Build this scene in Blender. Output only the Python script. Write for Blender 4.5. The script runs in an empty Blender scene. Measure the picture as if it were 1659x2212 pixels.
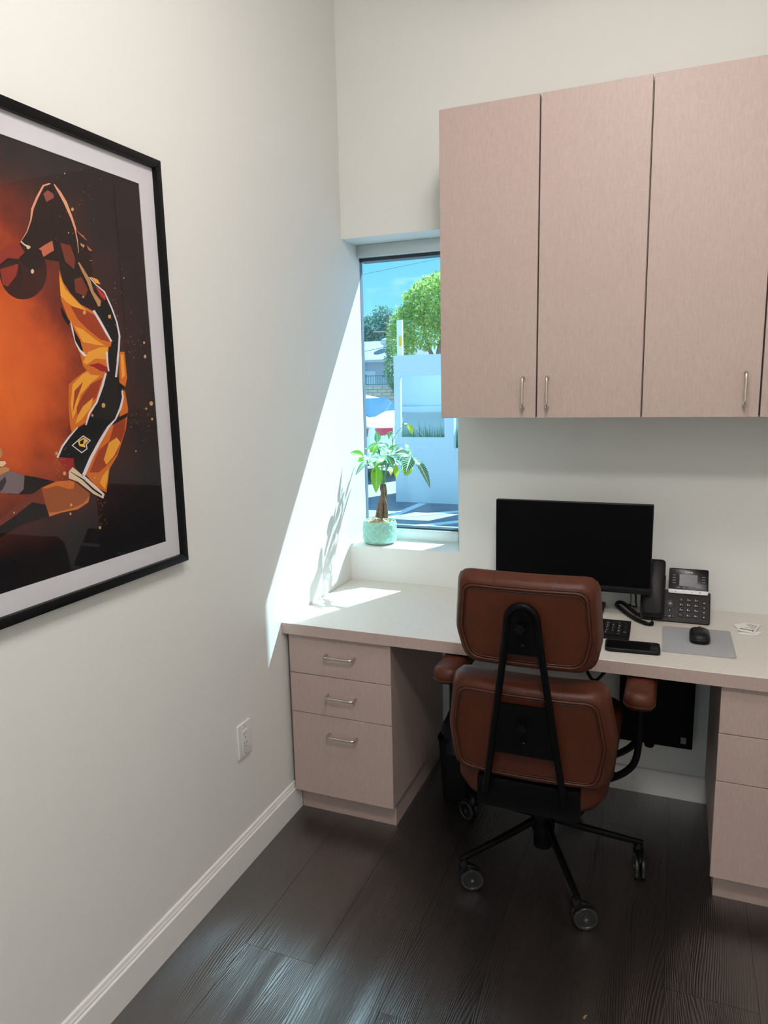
import bpy, bmesh, math, random
from math import sin, cos, pi, radians
from mathutils import Vector, Matrix

# ---------------------------------------------------------------- camera, world, sun, exposure
scn = bpy.context.scene
COL = scn.collection
cam_d = bpy.data.cameras.new('camera'); cam = bpy.data.objects.new('camera', cam_d); COL.objects.link(cam)
YAW, PITCH, ROLL, FPX = 0.385529, -0.174939, -0.022305, 1561.61
_f = Vector((-sin(YAW)*cos(PITCH), cos(YAW)*cos(PITCH), sin(PITCH)))
_r = Vector((cos(YAW), sin(YAW), 0)); _u = _r.cross(_f)
_r2 = _r*cos(ROLL) + _u*sin(ROLL); _u2 = _u*cos(ROLL) - _r*sin(ROLL)
_m = Matrix((_r2, _u2, -_f)).transposed().to_4x4(); _m.translation = (1.26418, -2.72893, 1.56437)
cam.matrix_world = _m
cam_d.sensor_fit = 'HORIZONTAL'; cam_d.sensor_width = 36; cam_d.lens = 36*FPX/1659
cam_d.clip_start = 0.05; cam_d.clip_end = 300
scn.camera = cam
scn.view_settings.view_transform = 'Standard'; scn.view_settings.look = 'None'
scn.view_settings.gamma = 1; scn.view_settings.use_curve_mapping = False
scn.view_settings.exposure = 0.52

world = bpy.data.worlds.new('sky'); scn.world = world; world.use_nodes = True
_nt = world.node_tree; _nt.nodes.clear()
def N(nt, t, **k):
    n = nt.nodes.new(t)
    for a, b in k.items():
        if a in ('operation', 'blend_type', 'data_type', 'noise_dimensions', 'wave_type', 'bands_direction', 'feature', 'gradient_type', 'wave_profile', 'uv_map', 'distance', 'invert'):
            setattr(n, a, b)
        else: n.inputs[a].default_value = b
    return n
def ramp(nt, stops, interp='LINEAR'):
    n = nt.nodes.new('ShaderNodeValToRGB'); cr = n.color_ramp; cr.interpolation = interp
    while len(cr.elements) < len(stops): cr.elements.new(.5)
    for e, (p, c) in zip(cr.elements, stops):
        e.position = p; e.color = (*c, 1) if len(c) == 3 else c
    return n
_tc = N(_nt, 'ShaderNodeTexCoord'); _sx = N(_nt, 'ShaderNodeSeparateXYZ'); _nt.links.new(_tc.outputs['Generated'], _sx.inputs[0])
_rp = ramp(_nt, [(0.0, (.36, .66, .74)), (.06, (.42, .78, .88)), (.22, (.20, .58, .84)), (1, (.13, .38, .74))]); _nt.links.new(_sx.outputs['Z'], _rp.inputs[0])
_mp = N(_nt, 'ShaderNodeMapping'); _mp.inputs['Scale'].default_value = (2.2, 2.2, 9); _nt.links.new(_tc.outputs['Generated'], _mp.inputs['Vector'])
_no = N(_nt, 'ShaderNodeTexNoise', Scale=2.3, Detail=6.0, Roughness=.55); _nt.links.new(_mp.outputs[0], _no.inputs['Vector'])
_cr = ramp(_nt, [(.50, (0, 0, 0)), (.68, (1, 1, 1))]); _nt.links.new(_no.outputs[0], _cr.inputs[0])
_mx = N(_nt, 'ShaderNodeMix', data_type='RGBA'); _nt.links.new(_cr.outputs[0], _mx.inputs[0]); _nt.links.new(_rp.outputs[0], _mx.inputs[6]); _mx.inputs[7].default_value = (.93, .98, 1, 1)
_bg = N(_nt, 'ShaderNodeBackground', Strength=.92); _nt.links.new(_mx.outputs[2], _bg.inputs[0])
_wo = N(_nt, 'ShaderNodeOutputWorld'); _nt.links.new(_bg.outputs[0], _wo.inputs[0])

sun_d = bpy.data.lights.new('sun', 'SUN'); sun = bpy.data.objects.new('sun', sun_d); COL.objects.link(sun)
sun_d.energy = 12.0; sun_d.angle = radians(.53); sun_d.color = (1, .98, .96)
sun.rotation_euler = Vector((-.46, -1, -1.33)).to_track_quat('-Z', 'Y').to_euler(); sun.location = (5, 12, 16)
CEILING_GLOW = 40.0

# ---------------------------------------------------------------- helpers
ORG = {}
def lin(c): return tuple((x/12.92 if x <= .04045 else ((x+.055)/1.055)**2.4) for x in [v/255 for v in c])
def new_mat(name):
    m = bpy.data.materials.new(name); m.use_nodes = True
    nt = m.node_tree; return m, nt, nt.nodes['Principled BSDF']
MATS = {}
def mat(name, col, rough=.5, metal=0.0, spec=.5, bump=None, coat=0.0, var=0.0, trans=0.0, vscale=30.0):
    """plain principled material; bump=(scale, strength), var = colour mottling"""
    if name in MATS: return MATS[name]
    m, nt, b = new_mat(name)
    b.inputs['Base Color'].default_value = (*col, 1); b.inputs['Roughness'].default_value = rough
    b.inputs['Metallic'].default_value = metal; b.inputs['Specular IOR Level'].default_value = spec
    b.inputs['Coat Weight'].default_value = coat; b.inputs['Coat Roughness'].default_value = .15
    if bump or var:
        tc = N(nt, 'ShaderNodeTexCoord')
    if bump:
        no = N(nt, 'ShaderNodeTexNoise', Scale=bump[0], Detail=4.0); nt.links.new(tc.outputs['Object'], no.inputs['Vector'])
        bp = N(nt, 'ShaderNodeBump', Strength=bump[1], Distance=.002); nt.links.new(no.outputs[0], bp.inputs['Height']); nt.links.new(bp.outputs[0], b.inputs['Normal'])
    if var:
        no = N(nt, 'ShaderNodeTexNoise', Scale=vscale, Detail=5.0); nt.links.new(tc.outputs['Object'], no.inputs['Vector'])
        r = ramp(nt, [(.3, tuple(c*(1-var) for c in col)), (.7, tuple(min(1, c*(1+var)) for c in col))]); nt.links.new(no.outputs[0], r.inputs[0]); nt.links.new(r.outputs[0], b.inputs['Base Color'])
    MATS[name] = m; return m

def tag(o, label=None, cat=None, group=None, kind=None):
    if label: o['label'] = label
    if cat: o['category'] = cat
    if group: o['group'] = group
    if kind: o['kind'] = kind
    return o
def thing(name, label, cat, loc=(0, 0, 0), rotz=0, group=None, local=False, kind=None):
    o = bpy.data.objects.new(name, None); COL.objects.link(o); o.empty_display_size = .05
    o.location = loc; o.rotation_euler = (0, 0, rotz)
    tag(o, label, cat, group, kind); ORG[o.name] = Vector((0, 0, 0)) if local else Vector(loc)
    return o
def obj(name, me, m=None, parent=None, smooth=False):
    """me: mesh in build coordinates; the origin goes to the middle of its base"""
    co = [v.co for v in me.vertices]
    lo = Vector([min(c[i] for c in co) for i in range(3)]); hi = Vector([max(c[i] for c in co) for i in range(3)])
    ce = (lo+hi)/2; ce.z = lo.z
    me.transform(Matrix.Translation(-ce)); me.name = name
    o = bpy.data.objects.new(name, me); COL.objects.link(o)
    if m is not None:
        me.materials.clear(); me.materials.append(m)
    if smooth:
        for p in me.polygons: p.use_smooth = True
    o.location = ce - (ORG[parent.name] if parent else Vector((0, 0, 0)))
    if parent: o.parent = parent
    ORG[o.name] = ce
    return o
def clone(src, parent, offset, name=None):
    """copy of a part (sharing its mesh) moved by offset, under parent"""
    o = src.copy(); COL.objects.link(o); o.parent = parent; o.location = src.location + Vector(offset)
    ORG[o.name] = ORG[src.name] + Vector(offset)
    for ch in list(src.children):
        c = ch.copy(); COL.objects.link(c); c.parent = o; ORG[c.name] = ORG[ch.name] + Vector(offset)
    return o
def to_mesh(bm, smooth=False, auto=None):
    me = bpy.data.meshes.new('m'); bmesh.ops.recalc_face_normals(bm, faces=bm.faces[:]); bm.to_mesh(me); bm.free()
    if smooth:
        for p in me.polygons: p.use_smooth = True
    if auto: me.set_sharp_from_angle(angle=radians(auto))
    return me
def bm_box(bm, x0, x1, y0, y1, z0, z1, M=None):
    vs = [bm.verts.new((x, y, z)) for x in (x0, x1) for y in (y0, y1) for z in (z0, z1)]
    for f in ((0, 1, 3, 2), (4, 6, 7, 5), (0, 4, 5, 1), (2, 3, 7, 6), (0, 2, 6, 4), (1, 5, 7, 3)): bm.faces.new([vs[i] for i in f])
    if M is not None:
        for v in vs: v.co = M @ v.co
    return vs
def bevel(bm, w, seg=2):
    bmesh.ops.recalc_face_normals(bm, faces=bm.faces[:])
    bmesh.ops.bevel(bm, geom=[e for e in bm.edges if len(e.link_faces) == 2 and e.calc_face_angle(0) > .5], offset=w, segments=seg, affect='EDGES', profile=.5)
def box(name, x0, x1, y0, y1, z0, z1, m, parent=None, bev=0.0, M=None, seg=2):
    bm = bmesh.new(); bm_box(bm, x0, x1, y0, y1, z0, z1)
    if bev: bevel(bm, bev, seg)
    if M is not None: bmesh.ops.transform(bm, matrix=M, verts=bm.verts[:])
    return obj(name, to_mesh(bm, bool(bev), 40 if bev else None), m, parent)
def boxes(name, lst, m, parent=None, bev=0.0):
    bm = bmesh.new()
    for b in lst: bm_box(bm, *b)
    if bev: bevel(bm, bev)
    return obj(name, to_mesh(bm), m, parent)
def catmull(pts, n=6, closed=False):
    P = [Vector(p) for p in pts]; L = len(P); out = []
    rng = range(L) if closed else range(L-1)
    for i in rng:
        if closed: a, b, c, d = P[i-1], P[i], P[(i+1) % L], P[(i+2) % L]
        else: a, b, c, d = P[max(i-1, 0)], P[i], P[i+1], P[min(i+2, L-1)]
        for k in range(n):
            t = k/n; out.append(.5*((2*b)+(c-a)*t+(2*a-5*b+4*c-d)*t*t+(3*b-a-3*c+d)*t**3))
    if not closed: out.append(P[-1])
    return out
def bm_tube(bm, pts, r, seg=8, closed=False, flat=1.0, cap=True):
    P = [Vector(p) for p in pts]; n = len(P); rs = r if isinstance(r, (list, tuple)) else [r]*n
    if len(rs) != n: rs = [rs[0]+(rs[-1]-rs[0])*i/(n-1) for i in range(n)]
    T = []
    for i in range(n):
        if closed: t = P[(i+1) % n]-P[i-1]
        else: t = P[min(i+1, n-1)]-P[max(i-1, 0)]
        T.append(t.normalized())
    up = Vector((0, 0, 1)) if abs(T[0].z) < .9 else Vector((0, 1, 0))
    nrm = (up-T[0]*up.dot(T[0])).normalized(); rings = []
    for i in range(n):
        nrm = (nrm-T[i]*nrm.dot(T[i])).normalized(); b = T[i].cross(nrm)
        rings.append([bm.verts.new(P[i]+(nrm*cos(2*pi*k/seg)+b*sin(2*pi*k/seg)*flat)*rs[i]) for k in range(seg)])
    for i in range(n if closed else n-1):
        A, B = rings[i], rings[(i+1) % n]
        for k in range(seg): bm.faces.new((A[k], A[(k+1) % seg], B[(k+1) % seg], B[k]))
    if cap and not closed: bm.faces.new(rings[0][::-1]); bm.faces.new(rings[-1])
def tube(name, pts, r, m, parent=None, seg=8, closed=False, cap=True, flat=1.0):
    bm = bmesh.new(); bm_tube(bm, pts, r, seg, closed, flat, cap); return obj(name, to_mesh(bm, True, 50), m, parent)
def bm_lathe(bm, prof, seg=24, c=(0, 0, 0), M=None):
    rings = []
    for r, z in prof:
        if r < 1e-6: rings.append([bm.verts.new((c[0], c[1], c[2]+z))])
        else: rings.append([bm.verts.new((c[0]+r*cos(2*pi*k/seg), c[1]+r*sin(2*pi*k/seg), c[2]+z)) for k in range(seg)])
    for A, B in zip(rings, rings[1:]):
        for k in range(seg):
            a, b, d, e = A[k % len(A)], A[(k+1) % len(A)], B[(k+1) % len(B)], B[k % len(B)]
            f = []
            for v in (a, b, d, e):
                if v not in f: f.append(v)
            if len(f) > 2: bm.faces.new(f)
    if M is not None:
        for R in rings:
            for v in R: v.co = M @ v.co
def lathe(name, prof, m, parent=None, seg=24, c=(0, 0, 0), M=None, auto=40):
    bm = bmesh.new(); bm_lathe(bm, prof, seg, c, M); return obj(name, to_mesh(bm, True, auto), m, parent)
def round_poly(corners, radii, n=6):
    out = []; L = len(corners)
    for i in range(L):
        p = Vector(corners[i]); a = (Vector(corners[i-1])-p).normalized(); b = (Vector(corners[(i+1) % L])-p).normalized()
        r = radii[i] if isinstance(radii, (list, tuple)) else radii
        if r <= 0: out.append(p); continue
        ang = a.angle(b); d = min(r/math.tan(ang/2), .49*min((Vector(corners[i-1])-p).length, (Vector(corners[(i+1) % L])-p).length))
        s, e = p+a*d, p+b*d
        for k in range(n+1):
            t = k/n; out.append(s*(1-t)**2+p*2*t*(1-t)+e*t*t)
    return out
def resample(P, n):
    L = [(P[(i+1) % len(P)]-P[i]).length for i in range(len(P))]; tot = sum(L); out = []; i = 0; acc = 0
    for k in range(n):
        s = tot*k/n
        while acc+L[i] < s: acc += L[i]; i += 1
        out.append(P[i].lerp(P[(i+1) % len(P)], (s-acc)/L[i] if L[i] else 0))
    return out
def bm_loft(bm, rings, cap=True):
    R = [[bm.verts.new(p) for p in r] for r in rings]; n = len(R[0])
    for A, B in zip(R, R[1:]):
        for k in range(n): bm.faces.new((A[k], A[(k+1) % n], B[(k+1) % n], B[k]))
    if cap: bm.faces.new(R[0][::-1]); bm.faces.new(R[-1])
def rrect(cx, cy, hx, hy, r, n=5):
    return round_poly([(cx-hx, cy-hy), (cx+hx, cy-hy), (cx+hx, cy+hy), (cx-hx, cy+hy)], r, n)
def slab(name, outline, z0, z1, m, parent=None, bev=0.0, M=None, smooth=True):
    """prism of a 2D outline with softened rims"""
    c = sum((Vector(p) for p in outline), Vector((0, 0)))/len(outline)
    def ins(d): return [Vector(p)-(Vector(p)-c).normalized()*d for p in outline]
    rings = []
    if bev:
        for k in range(4):
            a = pi/2*k/3; rings.append([(*p, z0+bev*(1-cos(a))) for p in ins(bev*(1-sin(a)))])
        for k in range(4):
            a = pi/2*k/3; rings.append([(*p, z1-bev*(1-sin(a))) for p in ins(bev*(1-cos(a)))])
    else: rings = [[(*p, z0) for p in outline], [(*p, z1) for p in outline]]
    bm = bmesh.new(); bm_loft(bm, rings)
    if M is not None: bmesh.ops.transform(bm, matrix=M, verts=bm.verts[:])
    return obj(name, to_mesh(bm, smooth, 45), m, parent)
def loft_rr(name, rings, m, parent=None, n=5, M=None, auto=60):
    """rings: (z, cx, cy, hx, hy, r)"""
    bm = bmesh.new(); bm_loft(bm, [[(*p, z) for p in rrect(cx, cy, hx, hy, r, n)] for z, cx, cy, hx, hy, r in rings])
    if M is not None: bmesh.ops.transform(bm, matrix=M, verts=bm.verts[:])
    return obj(name, to_mesh(bm, True, auto), m, parent)
def text(name, s, size, m, parent, M, align='CENTER', ext=.00012):
    cu = bpy.data.curves.new('t', 'FONT'); cu.body = s; cu.size = size; cu.align_x = align; cu.align_y = 'CENTER'; cu.extrude = ext; cu.resolution_u = 2
    t = bpy.data.objects.new('t', cu); me = bpy.data.meshes.new_from_object(t)
    bpy.data.objects.remove(t); bpy.data.curves.remove(cu)
    me.transform(M); return obj(name, me, m, parent)
def frame_matrix(o, u, v):
    u = Vector(u).normalized(); v = Vector(v).normalized(); n = u.cross(v)
    M = Matrix((u, v, n)).transposed().to_4x4(); M.translation = o; return M

# ---- measured outlines of the print, leaves and stems
PRINT = [
('skinred',[(-0.5212,0.1446),(-0.4965,0.1505),(-0.4566,0.1704),(-0.4118,0.1879),(-0.3834,0.1977),(-0.376,0.1599),(-0.3999,0.1498),(-0.4604,0.1412),(-0.4984,0.1363),(-0.5236,0.1267)]),
('dark',[(-0.3739,0.1354),(-0.376,0.1599),(-0.414,0.1717),(-0.459,0.1518),(-0.4984,0.1363),(-0.5013,0.1142),(-0.4426,0.1297)]),
('dark',[(-0.4276,0.2311),(-0.3906,0.221),(-0.3469,0.2069),(-0.383,0.2005),(-0.4117,0.1893),(-0.444,0.1927),(-0.4717,0.1982)]),
('grey',[(-0.5042,0.2277),(-0.485,0.2369),(-0.4579,0.2434),(-0.4262,0.2296),(-0.4324,0.2019),(-0.4454,0.1943),(-0.4715,0.1995),(-0.5071,0.206)]),
('greydark',[(-0.4865,0.2253),(-0.4731,0.2341),(-0.4715,0.2233),(-0.4826,0.209),(-0.4893,0.2047)]),
('tan',[(-0.5008,0.2531),(-0.4829,0.2523),(-0.4705,0.2535),(-0.4604,0.2484),(-0.4625,0.2439),(-0.4848,0.2382),(-0.5028,0.2378)]),
('tan',[(-0.4895,0.2931),(-0.4754,0.2906),(-0.4731,0.28),(-0.4778,0.2726),(-0.4925,0.2702)]),
('cream',[(-0.493,0.2664),(-0.4691,0.2647),(-0.4673,0.2592),(-0.4766,0.2542),(-0.4942,0.2575)]),
('bronze',[(-0.3867,0.1982),(-0.3469,0.2069),(-0.3068,0.2039),(-0.294,0.1999),(-0.271,0.1819),(-0.251,0.1663),(-0.2594,0.147),(-0.2924,0.1359),(-0.3413,0.1369),(-0.3734,0.1339),(-0.3798,0.1577)]),
('orange',[(-0.3832,0.1991),(-0.3469,0.2069),(-0.3067,0.2045),(-0.2941,0.1984),(-0.2977,0.1856),(-0.3092,0.1843),(-0.3444,0.198),(-0.3767,0.1954)]),
('bronzelite',[(-0.3734,0.1339),(-0.3413,0.1369),(-0.2923,0.1367),(-0.2594,0.147),(-0.2528,0.1612),(-0.2754,0.1465),(-0.3071,0.1413),(-0.3519,0.1401),(-0.3748,0.1427)]),
('orange',[(-0.116,0.491),(-0.0981,0.4916),(-0.0965,0.4296),(-0.108,0.4016),(-0.1019,0.3544),(-0.1161,0.3045),(-0.1526,0.2444),(-0.1822,0.2163),(-0.1997,0.1609),(-0.2292,0.1775),(-0.2593,0.2118),(-0.2206,0.2633),(-0.1773,0.3086),(-0.1347,0.337),(-0.1158,0.3893),(-0.1246,0.4204)]),
('rust',[(-0.1544,0.3194),(-0.1093,0.3421),(-0.1214,0.2986),(-0.1544,0.2478),(-0.192,0.2236),(-0.2188,0.2114),(-0.247,0.2148),(-0.2125,0.2625),(-0.1765,0.2808)]),
('yellow',[(-0.1123,0.485),(-0.1034,0.4853),(-0.1026,0.4358),(-0.1149,0.4265)]),
('yellow',[(-0.1768,0.2778),(-0.1495,0.288),(-0.1378,0.2746),(-0.1635,0.2455),(-0.1917,0.2267),(-0.1985,0.2398)]),
('yellow',[(-0.2076,0.2008),(-0.185,0.2182),(-0.1924,0.1927),(-0.203,0.1692),(-0.2177,0.1867)]),
('dark',[(-0.1634,0.3169),(-0.1078,0.3357),(-0.1044,0.345),(-0.1439,0.3344),(-0.1582,0.3243)]),
('dark',[(-0.1248,0.4188),(-0.1059,0.4078),(-0.0999,0.4203),(-0.1093,0.3985),(-0.122,0.4049)]),
('orange',[(-0.2836,0.4155),(-0.255,0.4325),(-0.2384,0.4412),(-0.2047,0.4566),(-0.1661,0.4416),(-0.198,0.3791),(-0.2427,0.3291),(-0.2691,0.3204),(-0.2874,0.3028),(-0.2911,0.3275),(-0.2908,0.3646)]),
('yellow',[(-0.2724,0.4154),(-0.2388,0.4383),(-0.214,0.4472),(-0.1782,0.4386),(-0.2176,0.4179),(-0.2524,0.3922),(-0.2682,0.358),(-0.2821,0.3385),(-0.2834,0.3729)]),
('rust',[(-0.218,0.415),(-0.1793,0.4296),(-0.2058,0.3823),(-0.2479,0.3659),(-0.267,0.3377),(-0.2675,0.3638),(-0.2446,0.392)]),
('yellow',[(-0.2479,0.3659),(-0.2136,0.3855),(-0.2246,0.3621),(-0.2554,0.3371),(-0.276,0.3266),(-0.2659,0.3463)]),
('rust',[(-0.2685,0.4011),(-0.241,0.421),(-0.2509,0.4037),(-0.2676,0.3782),(-0.2803,0.3528)]),
('orange',[(-0.2792,0.6601),(-0.2723,0.6375),(-0.2541,0.6131),(-0.2275,0.5914),(-0.191,0.5793),(-0.1701,0.557),(-0.1377,0.5159),(-0.1433,0.504),(-0.1526,0.4683),(-0.1712,0.4338),(-0.2165,0.4366),(-0.237,0.456),(-0.2414,0.4809),(-0.2528,0.5079),(-0.2667,0.5558),(-0.2827,0.597),(-0.2822,0.6285)]),
('yellow',[(-0.2805,0.6496),(-0.2675,0.6196),(-0.2277,0.59),(-0.2102,0.5792),(-0.2435,0.5818),(-0.2673,0.5931),(-0.2828,0.6049)]),
('rust',[(-0.2575,0.586),(-0.2066,0.5781),(-0.1843,0.5701),(-0.1601,0.5406),(-0.1451,0.5127),(-0.1751,0.517),(-0.2116,0.5376),(-0.2392,0.5578)]),
('yellow',[(-0.2179,0.4872),(-0.1772,0.4999),(-0.1527,0.5008),(-0.1625,0.4716),(-0.1963,0.4737),(-0.2253,0.459),(-0.236,0.4644)]),
('yellow',[(-0.252,0.5433),(-0.2269,0.5367),(-0.191,0.5163),(-0.1606,0.5034),(-0.1924,0.5049),(-0.2304,0.5089)]),
('crimson',[(-0.2207,0.4573),(-0.1876,0.4637),(-0.1595,0.4537),(-0.1574,0.4432),(-0.1817,0.4445),(-0.205,0.4546)]),
('dark',[(-0.2865,0.5808),(-0.2801,0.5761),(-0.262,0.5508),(-0.2684,0.5423),(-0.2822,0.56)]),
('white',[(-0.2598,0.5536),(-0.2549,0.535),(-0.2484,0.5136),(-0.2349,0.5032),(-0.2328,0.4895),(-0.2228,0.4786),(-0.2306,0.477),(-0.2441,0.4891),(-0.2532,0.5052),(-0.2604,0.5347)]),
('dark',[(-0.2576,0.5511),(-0.2531,0.5351),(-0.2376,0.5114),(-0.2313,0.4867),(-0.24,0.492),(-0.2525,0.5107)]),
('black',[(-0.1924,0.5834),(-0.1655,0.5941),(-0.1485,0.6183),(-0.131,0.5943),(-0.1141,0.5609),(-0.1065,0.5291),(-0.1145,0.4875),(-0.1274,0.4688),(-0.1609,0.4681),(-0.142,0.5041),(-0.1385,0.5159),(-0.1698,0.5599)]),
('black',[(-0.1494,0.5019),(-0.1154,0.5032),(-0.1293,0.4357),(-0.1174,0.3987),(-0.1267,0.3585),(-0.1623,0.3261),(-0.19,0.3094),(-0.2287,0.264),(-0.2675,0.2098),(-0.2881,0.2315),(-0.293,0.2525),(-0.3348,0.259),(-0.3236,0.2756),(-0.2984,0.2993),(-0.2695,0.3175),(-0.2452,0.3248),(-0.2173,0.3559),(-0.1876,0.3968),(-0.161,0.4417),(-0.1594,0.4717)]),
('red',[(-0.1759,0.6378),(-0.1465,0.6185),(-0.1487,0.6069),(-0.1627,0.6168)]),
('white',[(-0.192,0.5799),(-0.1735,0.5555),(-0.1564,0.531),(-0.1416,0.5135),(-0.1374,0.5153),(-0.1495,0.5339),(-0.1667,0.5586),(-0.1855,0.5831)]),
('white',[(-0.1466,0.6178),(-0.1315,0.5908),(-0.1186,0.5601),(-0.114,0.5286),(-0.1212,0.4933),(-0.1284,0.4691),(-0.1222,0.4687),(-0.115,0.4932),(-0.1076,0.5292),(-0.1139,0.5613),(-0.127,0.5923),(-0.1422,0.6195)]),
('white',[(-0.1607,0.4895),(-0.162,0.4655),(-0.1595,0.4445),(-0.1549,0.4449),(-0.1559,0.466),(-0.1546,0.4899)]),
('white',[(-0.17,0.4407),(-0.185,0.4125),(-0.2074,0.3743),(-0.2325,0.3516),(-0.2465,0.3238),(-0.2426,0.3227),(-0.2276,0.3495),(-0.2024,0.3723),(-0.1781,0.4109),(-0.1643,0.4396)]),
('white',[(-0.1227,0.4909),(-0.1294,0.4604),(-0.1382,0.4314),(-0.1321,0.4309),(-0.1232,0.4601),(-0.1164,0.4908)]),
('white',[(-0.1207,0.3984),(-0.1198,0.3833),(-0.1313,0.3595),(-0.1505,0.3325),(-0.1774,0.3163),(-0.2094,0.2851),(-0.2432,0.249),(-0.2696,0.213),(-0.2611,0.209),(-0.2346,0.2449),(-0.2021,0.2813),(-0.1716,0.3127),(-0.1467,0.3305),(-0.124,0.3575),(-0.1134,0.3828),(-0.1159,0.3989)]),
('white',[(-0.2701,0.3211),(-0.3003,0.3007),(-0.3214,0.2821),(-0.3378,0.2593),(-0.3334,0.2572),(-0.3171,0.2797),(-0.2965,0.2978),(-0.2682,0.3196)]),
('crimson',[(-0.3357,0.2574),(-0.2893,0.2521),(-0.2945,0.2351),(-0.3086,0.2193),(-0.321,0.2381)]),
('cream',[(-0.308,0.2236),(-0.2955,0.2329),(-0.2675,0.2098),(-0.2273,0.1757),(-0.2072,0.1589),(-0.2119,0.1487),(-0.2411,0.164),(-0.2845,0.1986),(-0.3098,0.2093)]),
('dark',[(-0.3029,0.2225),(-0.27,0.1999),(-0.2419,0.1731),(-0.2165,0.1558),(-0.2136,0.1581),(-0.2378,0.1758),(-0.2672,0.2021),(-0.302,0.2233)]),
('white',[(-0.2695,0.2085),(-0.2315,0.1747),(-0.2114,0.1569),(-0.2165,0.1508),(-0.2112,0.1485),(-0.206,0.1583),(-0.2272,0.1773),(-0.2654,0.2111)]),
('white',[(-0.2925,0.2809),(-0.256,0.3011),(-0.2338,0.2878),(-0.2477,0.2791),(-0.2462,0.2692),(-0.265,0.2608)]),
('black',[(-0.2887,0.2806),(-0.2564,0.2984),(-0.2379,0.2875),(-0.2507,0.2803),(-0.2496,0.2701),(-0.2646,0.2638)]),
('gold',[(-0.2732,0.2886),(-0.2547,0.296),(-0.2411,0.2875),(-0.2538,0.2811),(-0.2525,0.2727),(-0.2706,0.2781)]),
('black',[(-0.2674,0.2881),(-0.254,0.2924),(-0.2585,0.2815),(-0.2671,0.2816)]),
('brown',[(-0.3739,0.7015),(-0.349,0.7375),(-0.3343,0.7721),(-0.3186,0.7999),(-0.3029,0.8206),(-0.2882,0.8321),(-0.2712,0.8346),(-0.2558,0.8211),(-0.2412,0.7986),(-0.2303,0.7722),(-0.2215,0.7502),(-0.2168,0.7298),(-0.2179,0.6977),(-0.2026,0.6702),(-0.1795,0.6401),(-0.1668,0.6164),(-0.1652,0.5969),(-0.1786,0.5846),(-0.1981,0.5843),(-0.2274,0.5927),(-0.2541,0.6131),(-0.2726,0.6348),(-0.2777,0.6551),(-0.2778,0.6759),(-0.2949,0.6761),(-0.3185,0.6753),(-0.3328,0.6907),(-0.3578,0.6943)]),
('skinred',[(-0.2692,0.716),(-0.2411,0.7153),(-0.2301,0.6879),(-0.2365,0.6657),(-0.26,0.6784)]),
('skinred',[(-0.2393,0.644),(-0.2161,0.6522),(-0.2005,0.6268),(-0.2103,0.6094),(-0.239,0.6173)]),
('pink',[(-0.3029,0.8082),(-0.29,0.8185),(-0.2755,0.8142),(-0.2747,0.8068),(-0.2966,0.7934)]),
('pinklite',[(-0.3724,0.702),(-0.3544,0.7239),(-0.3411,0.7484),(-0.3328,0.7718),(-0.3179,0.7966),(-0.2991,0.8239),(-0.281,0.8325),(-0.2818,0.8349),(-0.3024,0.8257),(-0.3232,0.7974),(-0.3385,0.7719),(-0.3445,0.7484),(-0.3565,0.7243),(-0.3733,0.7023)]),
('pinklite',[(-0.2723,0.8338),(-0.2611,0.8185),(-0.2485,0.8008),(-0.2332,0.7734),(-0.2246,0.7518),(-0.22,0.7265),(-0.2197,0.7027),(-0.2184,0.703),(-0.2172,0.7272),(-0.2192,0.7537),(-0.2267,0.7764),(-0.2397,0.8055),(-0.254,0.8229),(-0.27,0.8353)]),
('tan',[(-0.2235,0.6815),(-0.2145,0.6645),(-0.2015,0.6442),(-0.1916,0.6209),(-0.1774,0.5992),(-0.1734,0.5916),(-0.166,0.593),(-0.1635,0.605),(-0.1834,0.6244),(-0.1907,0.6487),(-0.2067,0.6684),(-0.2197,0.6834)]),
('skinlite',[(-0.3354,0.6903),(-0.3148,0.7036),(-0.2914,0.7167),(-0.2888,0.6975),(-0.307,0.6871),(-0.3278,0.6739)]),
('ball',[(-0.3132,0.6518),(-0.3165,0.6386),(-0.3228,0.6257),(-0.3318,0.6137),(-0.343,0.6035),(-0.3557,0.5954),(-0.3692,0.5899),(-0.3827,0.5872),(-0.3957,0.5873),(-0.4075,0.5903),(-0.4175,0.5958),(-0.4254,0.6036),(-0.4307,0.6133),(-0.4333,0.6244),(-0.4331,0.6364),(-0.4301,0.6487),(-0.4244,0.6608),(-0.4163,0.6722),(-0.4061,0.6823),(-0.3942,0.6906),(-0.3813,0.6967),(-0.3679,0.7002),(-0.3546,0.701),(-0.3422,0.6989),(-0.3312,0.6939),(-0.3224,0.6863),(-0.3163,0.6763),(-0.3131,0.6647)]),
('ballred',[(-0.4296,0.6735),(-0.4071,0.6889),(-0.379,0.6977),(-0.3672,0.6818),(-0.3785,0.6667),(-0.4104,0.6645),(-0.4298,0.6499)]),
('ballred',[(-0.4311,0.6402),(-0.4002,0.6515),(-0.3841,0.6586),(-0.3936,0.633),(-0.4178,0.6083),(-0.4291,0.6118)]),
('brown',[(-0.3754,0.7017),(-0.351,0.6978),(-0.3228,0.6923),(-0.3201,0.6624),(-0.3515,0.6457),(-0.3751,0.6574),(-0.3828,0.6685),(-0.3639,0.6835)]),
('dark',[(-0.431,0.6451),(-0.4077,0.6607),(-0.386,0.6551),(-0.3817,0.6272),(-0.4085,0.5925),(-0.4076,0.5922),(-0.3795,0.6271),(-0.3829,0.657),(-0.4076,0.6643),(-0.4326,0.647)]),
('cream',[(-0.3751,0.7007),(-0.3664,0.6955),(-0.3532,0.691),(-0.35,0.6956),(-0.3641,0.6981),(-0.3725,0.7032)]),
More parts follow.
